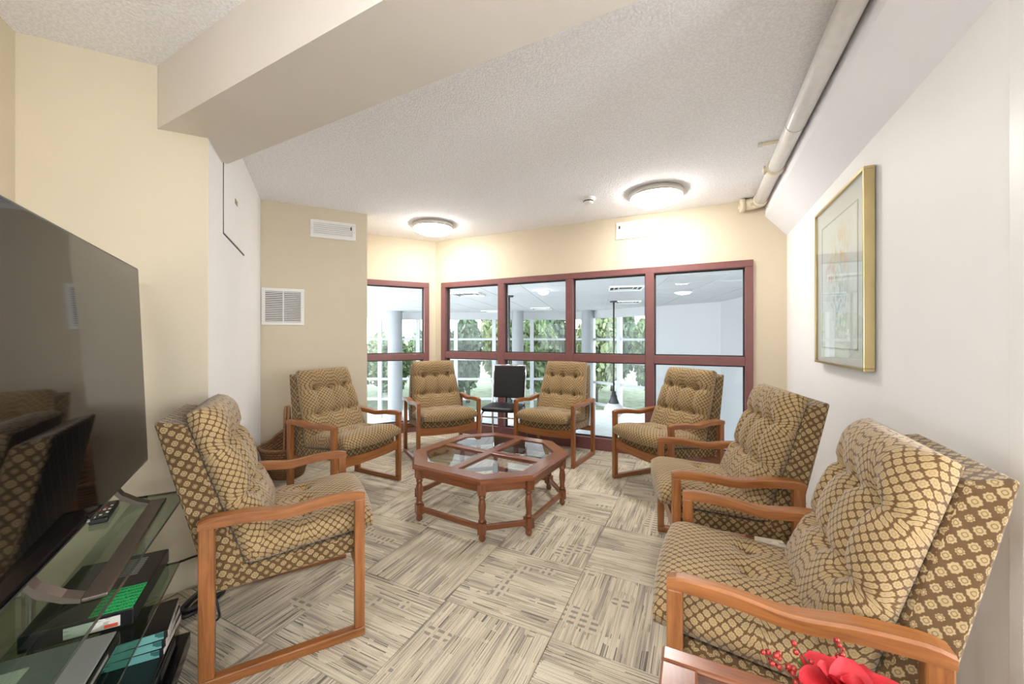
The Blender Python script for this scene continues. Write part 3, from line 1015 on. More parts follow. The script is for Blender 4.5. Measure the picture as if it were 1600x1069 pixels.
def shell_mesh():
    """upholstered L-shaped shell: back slab and seat slab in one padded piece"""
    secs = []                                                     # outer(y,z), inner(y,z), half width
    def lerp(a, b, t):
        return a + (b - a) * t
    top_o, top_i, hwt = (-0.412, 0.925), (-0.318, 0.905), 0.228
    cor_o, cor_i, hwc = (-0.240, 0.300), (-0.138, 0.372), 0.281
    fro_o, fro_i, hwf = (0.245, 0.322), (0.245, 0.398), 0.281
    for k in range(9):
        t = k / 8
        secs.append(((lerp(top_o[0], cor_o[0], t), lerp(top_o[1], cor_o[1], t)), (lerp(top_i[0], cor_i[0], t), lerp(top_i[1], cor_i[1], t)), lerp(hwt, hwc, min(1, t * 1.25))))
    for k in range(1, 7):
        t = k / 6
        secs.append(((lerp(cor_o[0], fro_o[0], t), lerp(cor_o[1], fro_o[1], t)), (lerp(cor_i[0], fro_i[0], t), lerp(cor_i[1], fro_i[1], t)), lerp(hwc, hwf, t)))
    mb = MB()
    vs = []
    for (o, i, h_) in secs:
        vs += [(-h_, o[0], o[1]), (h_, o[0], o[1]), (h_, i[0], i[1]), (-h_, i[0], i[1])]
    ln = [0]
    for k in range(1, len(secs)):
        ln.append(ln[-1] + math.hypot(secs[k][0][0] - secs[k - 1][0][0], secs[k][0][1] - secs[k - 1][0][1]))
    fs, uvs = [], []
    ca, sa = math.cos(0.25), math.sin(0.25)
    def side_uv(p, seat):
        y, z = p[1], p[2]
        if seat:
            return (y, z)
        return (y * ca + z * sa, -y * sa + z * ca)
    for k in range(len(secs) - 1):
        for q in range(4):
            q2 = (q + 1) % 4
            f = (k * 4 + q, k * 4 + q2, k * 4 + 4 + q2, k * 4 + 4 + q)
            fs.append(f)
            if q in (1, 3):
                uvs.append([side_uv(vs[i], k >= 8) for i in f])
            else:
                uvs.append([(vs[f[0]][0], ln[k]), (vs[f[1]][0], ln[k]), (vs[f[2]][0], ln[k + 1]), (vs[f[3]][0], ln[k + 1])])
    e = (len(secs) - 1) * 4
    fs += [(3, 2, 1, 0), (e, e + 1, e + 2, e + 3)]
    uvs += [[(vs[i][0], vs[i][1]) for i in fs[-2]], [(vs[i][0], vs[i][2]) for i in fs[-1]]]
    return mb.add(vs, fs, uvs)

def make_chair():
    c = empty('lounge_chair')
    pw, pd, ah = 0.036, 0.046, 0.595
    for sx in (-1, 1):
        xo, xi = sx * W2, sx * (W2 - pw)
        xa, xb = min(xo, xi), max(xo, xi)
        MB().box((xa, 0.27 - pd * 0.85, 0.036), (xb, 0.27, ah - 0.034)).build('front_post', M['oak'], c, 0.005)
        MB().box((xa, -0.27, 0.036), (xb, -0.27 + pd, ah - 0.034)).build('rear_post', M['oak'], c, 0.005)
        MB().box((xa, -0.27, 0.0), (xb, 0.27, 0.036)).build('floor_runner', M['oak'], c, 0.005)
        secs = []
        for k in range(25):
            t = k / 24                                            # rear to front
            y = -0.27 + 0.54 * t
            dip = 0.017 * math.exp(-((t - 0.50) / 0.17) ** 2)
            wide = 0.5 - 0.5 * math.tanh((t - 0.52) * 9)          # broad at the rear half
            w = 0.037 + 0.018 * wide
            cr = 0.006 if k in (0, 24) else 0.0
            zt = ah - dip - (0.010 if k in (0, 24) else (0.003 if k in (1, 23) else 0))
            zb = ah - 0.036 - dip * 0.9
            xo2 = sx * (W2 + 0.004 * wide)
            xi2 = sx * (W2 + 0.004 * wide - w)
            c1 = 0.006
            sg = sx
            secs.append([(xi2, y, zb), (xo2, y, zb), (xo2, y, zt - c1), (xo2 - sg * c1, y, zt), (xi2 + sg * c1, y, zt), (xi2, y, zt - c1)])
        MB().loft(secs).build('armrest', M['oak'], c)
    # curved front rail
    secs = []
    for k in range(17):
        t = k / 16 * 2 - 1
        x = t * (W2 - pw + 0.002)
        zt = 0.350 - 0.022 * (1 - t * t)
        zb = 0.272 - 0.012 * (1 - t * t)
        secs.append([(x, 0.235, zb), (x, 0.258, zb), (x, 0.258, zt), (x, 0.235, zt)])
    MB().loft(secs).build('front_rail', M['oak'], c)
    MB().box((-W2 + pw, -0.268, 0.245), (W2 - pw, -0.244, 0.298)).build('rear_rail', M['oak'], c, 0.003)
    MB()
    shell_mesh().build('shell', M['fab_shell'], c, 0.014, 3)
    # back cushion
    rows = [0.235, 0.435]
    bts = [(bx, ry) for ry in rows for bx in (-0.15, 0.0, 0.15)]
    bts = [(bx * (1.0 if ry == rows[0] else 0.88), ry) for bx, ry in bts]
    bc = cushion(0.600, 0.568, 0.462, 0.100, bts, rows=((rows[0], 0.020), (rows[1], 0.018)))
    bc = bc.build('back_cushion', M['fab_cushion'], c)
    ang = math.atan2(0.905 - 0.372, -(0.318 - 0.138))             # direction of the inner shell face in y,z
    # local y -> up the back, local z -> forward
    d = Vector((0, math.cos(ang), math.sin(ang)))
    nrm = Vector((0, math.sin(ang), -math.cos(ang)))
    org = Vector((0, -0.138, 0.372)) + d * 0.005 + nrm * 0.004
    mat = Matrix(((-1, 0, 0, org.x), (0, d.y, nrm.y, org.y), (0, d.z, nrm.z, org.z), (0, 0, 0, 1)))
    bc.matrix_local = mat
    for bx, by in bts:
        b = MB().lathe([(0, 0.006), (0.006, 0.005), (0.009, 0.0)], 10).build('button', M['fab_shell'], bc)
        b.location = (bx, by, 0.052)
    sbt = [(-0.15, 0.19), (0.0, 0.19), (0.15, 0.19)]
    sc_ = cushion(0.440, 0.568, 0.560, 0.088, sbt, rows=(), uvo=(0.01, 0.02), r=0.075, base=0.42, crown=0.016)
    # front edge bows forward and drops in the middle
    for k, p in enumerate(sc_.v):
        t = max(0, p[1] / 0.44)
        bow = (1 - (p[0] / 0.29) ** 2)
        sc_.v[k] = (p[0], p[1] + 0.018 * t * t * bow, p[2] - 0.020 * t ** 3 * bow)
    sc_ = sc_.build('seat_cushion', M['fab_cushion'], c)
    a2 = math.atan2(0.398 - 0.372, 0.245 + 0.138)
    sc_.location = (0, -0.125, 0.380)
    sc_.rotation_euler = (a2 + 0.02, 0, 0)
    for bx, by in sbt:
        b = MB().lathe([(0, 0.006), (0.006, 0.005), (0.009, 0.0)], 10).build('button', M['fab_shell'], sc_)
        b.location = (bx, by, 0.060)
    return c

chairs = [
    (-1.004, 1.734, -60.3, 'patterned armchair with oak arms in front of the television'),
    (-1.343, 3.128, -117.4, 'patterned armchair with oak arms beside the wicker basket'),
    (-0.748, 4.066, -150.5, 'patterned armchair with oak arms in the corner between both windows'),
    (0.443, 3.974, 147.1, 'patterned armchair in front of the long window, beside the black chair'),
    (1.250, 3.146, 112.8, 'patterned armchair under the window pane nearest the picture wall'),
    (1.099, 2.054, 75.0, 'patterned armchair standing just below the framed picture'),
    (0.801, 1.185, 62.5, 'large nearest patterned armchair beside the red flowers'),
]
proto = make_chair()
for k, (x, y, a, lab) in enumerate(chairs):
    c = proto if k == 0 else copy_tree(proto)
    c.location = (x, y, 0)
    c.rotation_euler = (0, 0, math.radians(a))
    tag(c, lab, 'armchair', 'patterned oak armchairs around the coffee table')

# ------------------------------------------------------------------ coffee table
ct = empty('coffee_table', (-0.161, 2.832, 0), math.radians(-31.0))
tag(ct, 'octagonal dark wood coffee table with four glass panes', 'coffee table')
def octa(Hs, c):
    e = Hs - c
    return [(e, -Hs), (Hs, -e), (Hs, e), (e, Hs), (-e, Hs), (-Hs, e), (-Hs, -e), (-e, -Hs)]
def shrink(Hs, c, d):
    # parallel offset of the octagon by d
    H2 = Hs - d
    # diagonal side: x + y = 2Hs - c ; offset by d*sqrt2
    s = 2 * Hs - c - d * math.sqrt(2)
    return octa(H2, 2 * H2 - s)
HS, CU = 0.508, 0.233
out_o = octa(HS, CU)
in_o = shrink(HS, CU, 0.098)
bev = shrink(HS, CU, 0.012)
for k in range(8):
    k2 = (k + 1) % 8
    mb = MB()
    a, b, c2, d2 = out_o[k], out_o[k2], in_o[k2], in_o[k]
    e1, e2 = bev[k], bev[k2]
    L_ = math.hypot(b[0] - a[0], b[1] - a[1])
    vs = [(*a, 0.352), (*b, 0.352), (*b, 0.370), (*a, 0.370), (*e1, 0.382), (*e2, 0.382), (*c2, 0.382), (*d2, 0.382), (*c2, 0.352), (*d2, 0.352)]
    fs = [(0, 1, 2, 3), (3, 2, 5, 4), (4, 5, 6, 7), (7, 6, 8, 9), (9, 8, 1, 0), (0, 3, 4, 7, 9), (1, 8, 6, 5, 2)]
    dd = ((b[0] - a[0]) / L_, (b[1] - a[1]) / L_)
    uvs = [[(vs[i][0] * -dd[1] + vs[i][1] * dd[0] + vs[i][2], vs[i][0] * dd[0] + vs[i][1] * dd[1] + k) for i in f] for f in fs]
    mb.add(vs, fs, uvs).build('top_board', M['cherry'], ct)
    # apron
    ap_o, ap_i = shrink(HS, CU, 0.035), shrink(HS, CU, 0.055)
    a, b, c2, d2 = ap_o[k], ap_o[k2], ap_i[k2], ap_i[k]
    mb = MB()
    vs = [(*a, 0.295), (*b, 0.295), (*c2, 0.295), (*d2, 0.295), (*a, 0.352), (*b, 0.352), (*c2, 0.352), (*d2, 0.352)]
    fs = [(0, 3, 2, 1), (4, 5, 6, 7), (0, 1, 5, 4), (2, 3, 7, 6), (1, 2, 6, 5), (3, 0, 4, 7)]
    uvs = [[(vs[i][0] * -dd[1] + vs[i][1] * dd[0] + vs[i][2], vs[i][0] * dd[0] + vs[i][1] * dd[1] + k) for i in f] for f in fs]
    mb.add(vs, fs, uvs).build('apron', M['cherry'], ct)
# cross bars
ih = in_o[2][0]
MB().box((-0.03, -ih, 0.358), (0.03, ih, 0.382)).build('cross_bar', M['cherry'], ct, 0.002)
MB().box((-ih, -0.03, 0.358), (-0.03, 0.03, 0.3815)).build('cross_bar', M['cherry'], ct, 0.002)
MB().box((0.03, -0.03, 0.358), (ih, 0.03, 0.3815)).build('cross_bar', M['cherry'], ct, 0.002)
# panes (pentagons with a ground bevel)
ie = in_o[0][0]
quad = [(0.03, 0.03), (ih, 0.03), (ih, ie), (ie, ih), (0.03, ih)]
for sx, sy in ((1, 1), (-1, 1), (-1, -1), (1, -1)):
    poly = [(p[0] * sx, p[1] * sy) for p in quad]
    if sx * sy < 0:
        poly.reverse()
    cx = sum(p[0] for p in poly) / 5
    cy = sum(p[1] for p in poly) / 5
    inn = [(cx + (p[0] - cx) * 0.86, cy + (p[1] - cy) * 0.86) for p in poly]
    n = 5
    vs = [(*p, 0.371) for p in poly] + [(*p, 0.373) for p in poly] + [(*p, 0.377) for p in inn]
    fs = [tuple(range(n - 1, -1, -1)), tuple(range(2 * n, 3 * n))]
    for k in range(n):
        k2 = (k + 1) % n
        fs += [(k, k2, n + k2, n + k), (n + k, n + k2, 2 * n + k2, 2 * n + k)]
    MB().add(vs, fs).build('pane', M['tabglass'], ct)
# legs and stretchers
lc = shrink(HS, CU, 0.045)
legp = [(0.0, 0.0), (0.012, 0.0), (0.021, 0.012), (0.022, 0.022), (0.016, 0.034), (0.022, 0.040), (0.022, 0.048)]
legp2 = [(0.018, 0.112), (0.022, 0.118), (0.023, 0.126), (0.015, 0.134), (0.019, 0.142), (0.0165, 0.150), (0.023, 0.190), (0.0235, 0.215), (0.018, 0.248), (0.016, 0.254), (0.022, 0.262), (0.022, 0.270), (0.016, 0.276), (0.02, 0.284)]
leg_first = None
for k in range(8):
    p = lc[k]
    ra = math.atan2(p[1], p[0])
    if leg_first is None:
        lg = MB().lathe(legp, 16).lathe(legp2, 16)
        lg.box((-0.025, -0.025, 0.048), (0.025, 0.025, 0.112)).box((-0.025, -0.025, 0.284), (0.025, 0.025, 0.352))
        leg_first = lg.build('leg', M['cherry'], ct)
        leg_first.location = (p[0], p[1], 0)
        leg_first.rotation_euler = (0, 0, ra)
    else:
        dup(leg_first, ct, (p[0], p[1], 0), ra)
    q = lc[(k + 1) % 8]
    d = math.hypot(q[0] - p[0], q[1] - p[1])
    s_ = MB().box((0.018, -0.011, 0.064), (d - 0.018, 0.011, 0.098)).build('stretcher', M['cherry'], ct, 0.004)
    s_.location = (p[0], p[1], 0)
    s_.rotation_euler = (0, 0, math.atan2(q[1] - p[1], q[0] - p[0]))

# ------------------------------------------------------------------ black stacking chair by the window
bc = empty('stacking_chair', (-0.10, 4.28, 0), math.radians(180 - 17))
tag(bc, 'black vinyl chair with chrome legs between two armchairs', 'chair')
seat = []
def rrect(w, d, r, n=6):
    pts = []
    for cx, cy, a0 in ((w - r, d - r, 0), (-w + r, d - r, PI / 2), (-w + r, -d + r, PI), (w - r, -d + r, 1.5 * PI)):
        for k in range(n + 1):
            a = a0 + k / n * PI / 2
            pts.append((cx + r * math.cos(a), cy + r * math.sin(a)))
    return pts
MB().loft([[(x * s, y * s, z) for x, y in rrect(0.20, 0.20, 0.06)] for s, z in ((0.95, 0.425), (1.0, 0.435), (1.0, 0.452), (0.96, 0.466), (0.8, 0.472))], smooth=True).build('seat', M['black_vinyl'], bc)
b_ = MB().loft([[(x * s, z, y * s) for x, y in rrect(0.185, 0.185, 0.02)] for s, z in ((0.96, -0.014), (1.0, -0.008), (1.0, 0.006), (0.96, 0.014))]).build('backrest', M['black_vinyl'], bc)
b_.location = (0, -0.225, 0.705)
b_.rotation_euler = (math.radians(9), 0, 0)
for sx in (-1, 1):
    x = sx * 0.196
    MB().tube([(x, -0.262, 0.895), (x, -0.232, 0.70), (x, -0.205, 0.50), (x, -0.19, 0.44), (x * 1.06, -0.24, 0.2), (x * 1.08, -0.27, 0.0)], 0.011, 10).build('rear_leg', M['chrome'], bc)
    MB().tube([(x * 0.93, -0.16, 0.415), (x * 0.93, 0.14, 0.415), (x * 0.97, 0.165, 0.39), (x * 1.08, 0.195, 0.0)], 0.011, 10).build('front_leg', M['chrome'], bc)
MB().tube([(-0.196, -0.262, 0.895), (0.196, -0.262, 0.895)], 0.011, 10).build('top_rail', M['chrome'], bc)
MB().tube([(-0.187, 0.15, 0.36), (0.187, 0.15, 0.36)], 0.008, 8).build('cross_brace', M['chrome'], bc)

# ------------------------------------------------------------------ wicker basket
wk = empty('wicker_basket', (-1.99, 3.40, 0))
tag(wk, 'brown wicker basket with tall arched handle on the floor', 'basket')
pr = [(0.0, 0.005), (0.12, 0.0), (0.135, 0.012), (0.165, 0.10), (0.20, 0.20), (0.215, 0.27), (0.205, 0.27), (0.19, 0.20), (0.155, 0.10), (0.125, 0.02), (0, 0.02)]
def scoop(mb):
    for k, p in enumerate(mb.v):
        t = max(0.0, (p[0] * 0.77 - p[1] * 0.636) / 0.215)
        mb.v[k] = (p[0], p[1], p[2] * (1 + 0.62 * t ** 1.5))
    return mb
scoop(MB().lathe(pr, 36)).build('basket_body', M['wicker'], wk)
scoop(MB().tube([(0.213 * math.cos(a), 0.213 * math.sin(a), 0.272 + 0.004 * (i % 2)) for i, a in enumerate([2 * PI * k / 40 for k in range(40)])], 0.012, 8, closed=True)).build('rim', M['wicker_rim'], wk)
for dr in (-0.012, 0.012):
    MB().tube([(0.205 * math.cos(a), dr, 0.25 + 0.36 * math.sin(a)) for a in [PI * k / 24 for k in range(25)]], 0.011, 8).build('handle', M['wicker_rim'], wk)
wk.rotation_euler = (0, 0, math.radians(118))

# ------------------------------------------------------------------ television stand of smoked glass
GS = (-1.305, 1.545)
GA = math.radians(-60.5)           # long front edge runs back toward the viewer along +x
gs = empty('tv_stand', (GS[0], GS[1], 0), GA)
tag(gs, 'low television stand of smoked glass shelves', 'tv stand')
SL, SD, SZ = 1.28, 0.46, 0.61
# local x: along the front edge toward the viewer, local -y: away from the lounge, toward the wall
def shelf(nm, x0, x1, y0, y1, z, t, mat=M['smoked']):
    MB().box((x0, y0, z - t), (x1, y1, z)).build(nm, mat, gs)
    MB().box((x0, y1, z - t), (x1, y1 + 0.0015, z)).build('glass_edge', M['glassedge'], gs)
    MB().box((x0 - 0.0015, y0, z - t), (x0, y1, z)).build('glass_edge', M['glassedge'], gs)
shelf('glass_shelf', 0, SL, -SD, 0, SZ, 0.008)
shelf('glass_shelf', 0.02, SL - 0.02, -SD, -0.02, 0.337, 0.007)
MB().box((0.03, -SD, 0.0), (SL - 0.03, 0.015, 0.055)).build('plinth', M['black_gloss'], gs, 0.004)
for px in (0.30, 0.98):
    MB().box((px - 0.035, -SD + 0.02, 0.055), (px + 0.035, -SD + 0.06, 0.602)).build('back_column', M['black_gloss'], gs, 0.004)
for px in (0.07, SL - 0.07):
    for z0, z1 in ((0.055, 0.33), (0.337, 0.602)):
        MB().lathe([(0.016, z0), (0.016, z1)], 16, Matrix.Translation((px, -0.40, 0))).build('leg', M['chrome'], gs)

# things on the glass shelves (same local frame as the stand)
def on_stand(name, x, y, z, rz=0.0):
    p = at(GS, GA, x, y)
    return empty(name, (p[0], p[1], z), GA + rz)
def note(parent, x0, x1, y0, y1, z, mat, nm='paper_note', wavy=0.0):
    vs = [(x0, y0, z), (x1, y0, z), (x1, y1, z), (x0, y1, z), (x0, y0, z + 0.0008), (x1, y0, z + 0.0008), (x1, y1, z + 0.0008), (x0, y1, z + 0.0008)]
    fs = [(0, 3, 2, 1), (4, 5, 6, 7), (0, 1, 5, 4), (1, 2, 6, 5), (2, 3, 7, 6), (3, 0, 4, 7)]
    uvs = [[(0, 0)] * 4, [(0, 0), (0, 1), (1, 1), (1, 0)]] + [[(0, 0)] * 4] * 4
    return MB().add(vs, fs, uvs).build(nm, mat, parent)
cb = on_stand('cable_box', 0.20, -0.175, 0.3372)
tag(cb, 'black cable box with bright green note on its lid', 'cable box')
MB().box((-0.19, -0.12, 0.004), (0.19, 0.12, 0.056)).build('case', M['black_plastic'], cb, 0.004)
note(cb, 0.05, 0.188, 0.02, 0.117, 0.0562, M['note_green'])
wl = MB().box((0.1902, -0.03, 0.012), (0.191, 0.09, 0.044)).build('label_sticker', M['note_white'], cb)
MB().box((0.1911, 0.055, 0.014), (0.1915, 0.085, 0.024)).build('label_print', M['label_red'], cb)
for k in range(9):
    MB().box((-0.15 + k * 0.014, 0.0, 0.0561), (-0.143 + k * 0.014, 0.07, 0.0568)).build('vent_slot', M['silver'], cb)
for fx in (-0.16, 0.16):
    for fy in (-0.1, 0.1):
        MB().lathe([(0.01, 0), (0.01, 0.004)], 10, Matrix.Translation((fx, fy, 0))).build('foot', M['cable'], cb)
dv = on_stand('dvd_player', 0.665, -0.235, 0.3372)
tag(dv, 'flat silver disc player with white paper label on top', 'disc player')
MB().box((-0.20, -0.16, 0.004), (0.20, 0.165, 0.040)).build('case', M['silver'], dv, 0.003)
MB().box((-0.20, 0.165, 0.008), (0.20, 0.170, 0.038)).build('front_panel', M['black_gloss'], dv)
MB().box((-0.12, 0.1701, 0.018), (0.02, 0.171, 0.028)).build('disc_tray', M['silver'], dv)
note(dv, -0.14, -0.02, -0.06, 0.02, 0.0402, M['note_white'], 'label_sticker')
note(dv, 0.02, 0.14, 0.05, 0.15, 0.0402, M['note_green'])
for fx in (-0.17, 0.17):
    for fy in (-0.13, 0.13):
        MB().lathe([(0.01, 0), (0.01, 0.004)], 10, Matrix.Translation((fx, fy, 0))).build('foot', M['cable'], dv)
for k in range(3):
    vb = on_stand('video_case', 0.165, -0.105, 0.1357 + k * 0.027, 0.05 * (k - 1))
    tag(vb, ('bottom', 'middle', 'topmost')[k] + ' video case of the small stack on the video recorder', 'video case', 'video cases under the glass shelf')
    MB().box((-0.10, -0.095, 0), (0.095, 0.095, 0.026)).build('sleeve', M['black_plastic'], vb, 0.002)
    MB().box((0.095, -0.09, 0.001), (0.0965, 0.085, 0.025)).build('spine_label', M['teal'], vb)
    MB().box((-0.09, 0.095, 0.004), (0.09, 0.0962, 0.022)).build('side_label', M['note_white'], vb)
vr = on_stand('video_recorder', 0.29, -0.185, 0.0552)
tag(vr, 'black video recorder on the plinth below the cable box', 'video recorder')
MB().box((-0.21, -0.16, 0), (0.16, 0.17, 0.08)).build('case', M['black_plastic'], vr, 0.004)
MB().box((-0.21, 0.17, 0.008), (0.16, 0.175, 0.072)).build('front_panel', M['black_gloss'], vr)
MB().box((-0.15, 0.175, 0.03), (0.02, 0.177, 0.056)).build('tape_door', M['tv_bezel'], vr)
rb = on_stand('receiver_box', 0.72, -0.20, 0.0552)
tag(rb, 'black receiver standing on the plinth below the disc player', 'receiver')
MB().box((-0.2, -0.17, 0), (0.2, 0.15, 0.13)).build('case', M['black_plastic'], rb, 0.004)
MB().box((-0.2, 0.15, 0.01), (0.2, 0.156, 0.12)).build('front_panel', M['black_gloss'], rb, 0.002)
MB().lathe([(0.02, 0), (0.02, 0.014), (0.0, 0.014)], 20, Matrix.Translation((0.13, 0.156, 0.07)) @ Matrix.Rotation(-PI / 2, 4, 'X')).build('knob', M['silver'], rb)

# remote
rm = empty('remote_control', (*at(GS, GA, 0.145, -0.195), SZ + 0.0005), GA + math.radians(7))
tag(rm, 'slim black remote control on the glass top', 'remote control')
MB().box((-0.085, -0.023, 0), (0.085, 0.023, 0.018)).build('case', M['black_plastic'], rm, 0.005)
for i in range(9):
    for j in range(3):
        mt = M['label_red'] if (i, j) in ((3, 1), (4, 0)) else (M['note_white'] if (i + j) % 4 == 0 or i == 4 else M['tv_bezel'])
        MB().box((-0.07 + i * 0.0165, -0.016 + j * 0.0125, 0.018), (-0.061 + i * 0.0165, -0.009 + j * 0.0125, 0.0198)).build('key', mt, rm)

# ------------------------------------------------------------------ television
TA = math.radians(-57.3)           # +x from the far edge toward the viewer
TP = (-1.611, 1.70)
tv = empty('television', (*at(TP, TA, 0.725, 0), SZ + 0.0005), TA)
tag(tv, 'large black flat television on the glass stand', 'television')
TW, TH, TZ = 1.45, 0.845, 0.068
lean = math.radians(2.2)
def lean_part(o):
    o.location = (0, 0, TZ)
    o.rotation_euler = (lean, 0, 0)
    return o
lean_part(MB().box((-TW / 2, -0.028, 0), (TW / 2, 0.0, TH)).build('housing', M['tv_bezel'], tv, 0.003))
lean_part(MB().box((-TW / 2 + 0.007, 0.0, 0.009), (TW / 2 - 0.007, 0.0015, TH - 0.007)).build('screen', M['screen'], tv))
lean_part(MB().box((-0.45, -0.075, 0.06), (0.45, -0.028, 0.5)).build('rear_housing', M['black_plastic'], tv, 0.01))
lean_part(MB().box((-0.10, 0.0, 0.001), (-0.04, 0.004, 0.010)).build('logo_plate', M['chrome'], tv))
# loop-shaped base: front bar on the glass, two arms rising to the screen
bx0, bx1 = -TW / 2 + 0.385, -TW / 2 + 0.385 + 0.64
fr = 0.125
base = MB()
def strip(pts, w, t):
    return [[(p[0], p[1] , p[2])] for p in pts]
MB().box((bx0, fr - 0.045, 0), (bx1, fr, 0.010)).build('base_bar', M['tv_base'], tv, 0.003)
for xa, xb in ((bx0, bx0 + 0.035), (bx1 - 0.035, bx1)):
    secs = []
    for t, zz, th in ((fr - 0.045, 0.0, 0.010), (0.05, 0.010, 0.014), (0.01, 0.035, 0.020), (-0.02, 0.075, 0.03)):
        secs.append([(xa, t, zz), (xb, t, zz), (xb, t, zz + th), (xa, t, zz + th)])
    MB().loft(secs).build('base_arm', M['tv_base'], tv)

# ------------------------------------------------------------------ cables behind the stand
def cable(name, pts, r, label):
    P = [Vector(p) for p in pts]
    out = []
    for i in range(len(P) - 1):
        p0, p1, p2, p3 = P[max(i - 1, 0)], P[i], P[i + 1], P[min(i + 2, len(P) - 1)]
        for k in range(8):
            t = k / 8
            out.append(0.5 * ((2 * p1) + (-p0 + p2) * t + (2 * p0 - 5 * p1 + 4 * p2 - p3) * t * t + (-p0 + 3 * p1 - 3 * p2 + p3) * t ** 3))
    out.append(P[-1])
    o = MB().tube(out, r, 8).build(name, M['cable'])
    return tag(o, label, 'cable')
cable('power_cable', [(-1.275, 1.475, 0.36), (-1.29, 1.62, 0.30), (-1.33, 1.70, 0.14), (-1.30, 1.70, 0.02), (-1.27, 1.66, 0.006), (-1.30, 1.60, 0.006)], 0.0045, 'thin black cable hanging from the cable box to the carpet')
cable('coiled_cable', [(-1.42, 1.66, 0.010), (-1.44, 1.78, 0.010), (-1.42, 1.86, 0.010), (-1.37, 1.82, 0.014), (-1.37, 1.70, 0.024), (-1.41, 1.64, 0.028), (-1.45, 1.74, 0.030), (-1.42, 1.85, 0.034), (-1.36, 1.80, 0.038), (-1.38, 1.68, 0.044), (-1.43, 1.66, 0.046), (-1.44, 1.78, 0.048), (-1.39, 1.84, 0.05)], 0.009, 'bundle of thick black cable behind the armchair by the television')

# ------------------------------------------------------------------ side table with flowers
TO = (0.355, 0.905)
st = empty('side_table', (TO[0], TO[1], 0), A1)
tag(st, 'wooden side table with dark inset top at the picture edge', 'side table')
# local x: toward the picture wall, local -y: toward the viewer
TWd, TDp, TTop = 0.58, 0.56, 0.50
fwid = 0.075
MB().box((0, -fwid * 0.62, TTop - 0.03), (TWd, 0, TTop), along=0).build('top_board', M['cherry'], st, 0.006)
MB().box((0, -TDp, TTop - 0.03), (TWd, -TDp + fwid, TTop), along=0).build('top_board', M['cherry'], st, 0.006)
MB().box((0, -TDp + fwid, TTop - 0.03), (fwid, -fwid * 0.62, TTop), along=1).build('top_board', M['cherry'], st, 0.006)
MB().box((TWd - fwid, -TDp + fwid, TTop - 0.03), (TWd, -fwid * 0.62, TTop), along=1).build('top_board', M['cherry'], st, 0.006)
MB().box((fwid, -TDp + fwid, TTop - 0.014), (TWd - fwid, -fwid * 0.62, TTop - 0.006)).build('glass_inset', M['tabglass'], st)
MB().box((fwid, -TDp + fwid, TTop - 0.03), (TWd - fwid, -fwid * 0.62, TTop - 0.018)).build('panel', M['cherry'], st)
for lx in (0.04, TWd - 0.04):
    for ly in (-0.04, -TDp + 0.04):
        MB().box((lx - 0.025, ly - 0.025, 0), (lx + 0.025, ly + 0.025, TTop - 0.03)).build('leg', M['cherry'], st, 0.004)
for lo, hi in (((0.065, -0.05, 0.41), (TWd - 0.065, -0.03, 0.47)), ((0.065, -TDp + 0.03, 0.41), (TWd - 0.065, -TDp + 0.05, 0.47)), ((0.03, -TDp + 0.065, 0.41), (0.05, -0.065, 0.47)), ((TWd - 0.05, -TDp + 0.065, 0.41), (TWd - 0.03, -0.065, 0.47))):
    MB().box(lo, hi).build('apron', M['cherry'], st)

fx, fy = 0.575, 0.645
fl = empty('flower_arrangement', (fx, fy, TTop + 0.0005))
tag(fl, 'red artificial flower with berries in a small pot', 'flowers')
MB().lathe([(0, 0), (0.035, 0), (0.042, 0.01), (0.05, 0.05), (0.045, 0.075), (0.041, 0.075), (0.044, 0.05), (0.03, 0.012), (0, 0.012)], 24).build('pot', M['ceramic'], fl)
random.seed(3)
def petal(w, l, cup):
    vs, fs = [], []
    nu, nv = 6, 8
    for j in range(nv + 1):
        t = j / nv
        ww = w * math.sin(PI * (0.12 + 0.80 * t)) ** 0.8
        for i in range(nu + 1):
            s = i / nu * 2 - 1
            vs.append((s * ww, l * t, cup * t * t * 1.0 + 0.012 * s * s * (1 - t * 0.3) - 0.02 * t ** 3))
    k = len(vs)
    vs += [(x, y, z - 0.0015) for x, y, z in vs]
    for j in range(nv):
        for i in range(nu):
            a = j * (nu + 1) + i
            f = (a, a + 1, a + nu + 2, a + nu + 1)
            fs.append(f)
            fs.append(tuple(q + k for q in reversed(f)))
    return MB().add(vs, fs, None, True)
HB = 0.112
pet0 = None
for ring, (n, l, tl) in enumerate(((6, 0.085, 0.45), (5, 0.065, 0.95), (3, 0.045, 1.25))):
    for k in range(n):
        a = 2 * PI * k / n + ring * 0.5 + 0.35
        if pet0 is None:
            pet0 = petal(0.042, 0.085, 0.01).build('petal', M['red_petal'], fl)
            p = pet0
        else:
            p = dup(pet0, fl)
        p.location = (0, 0, HB - 0.012)
        p.scale = (l / 0.085,) * 3
        p.rotation_euler = (tl + random.uniform(-.12, .12), 0, a)
MB().tube([(0, 0, 0.02), (0.004, 0.0, 0.09), (0, 0, HB - 0.01)], 0.004, 8).build('stem', M['stem'], fl)
for k, (a, tl, sc) in enumerate(((2.6, 0.45, 0.8), (2.0, 0.35, 0.9), (0.6, 0.3, 0.9), (4.6, 0.2, 1.0))):
    p = petal(0.03, 0.10, 0.015).build('leaf', M['leaf'], fl)
    p.location = (0, 0, 0.085)
    p.scale = (sc,) * 3
    p.rotation_euler = (tl, 0, a - PI / 2)
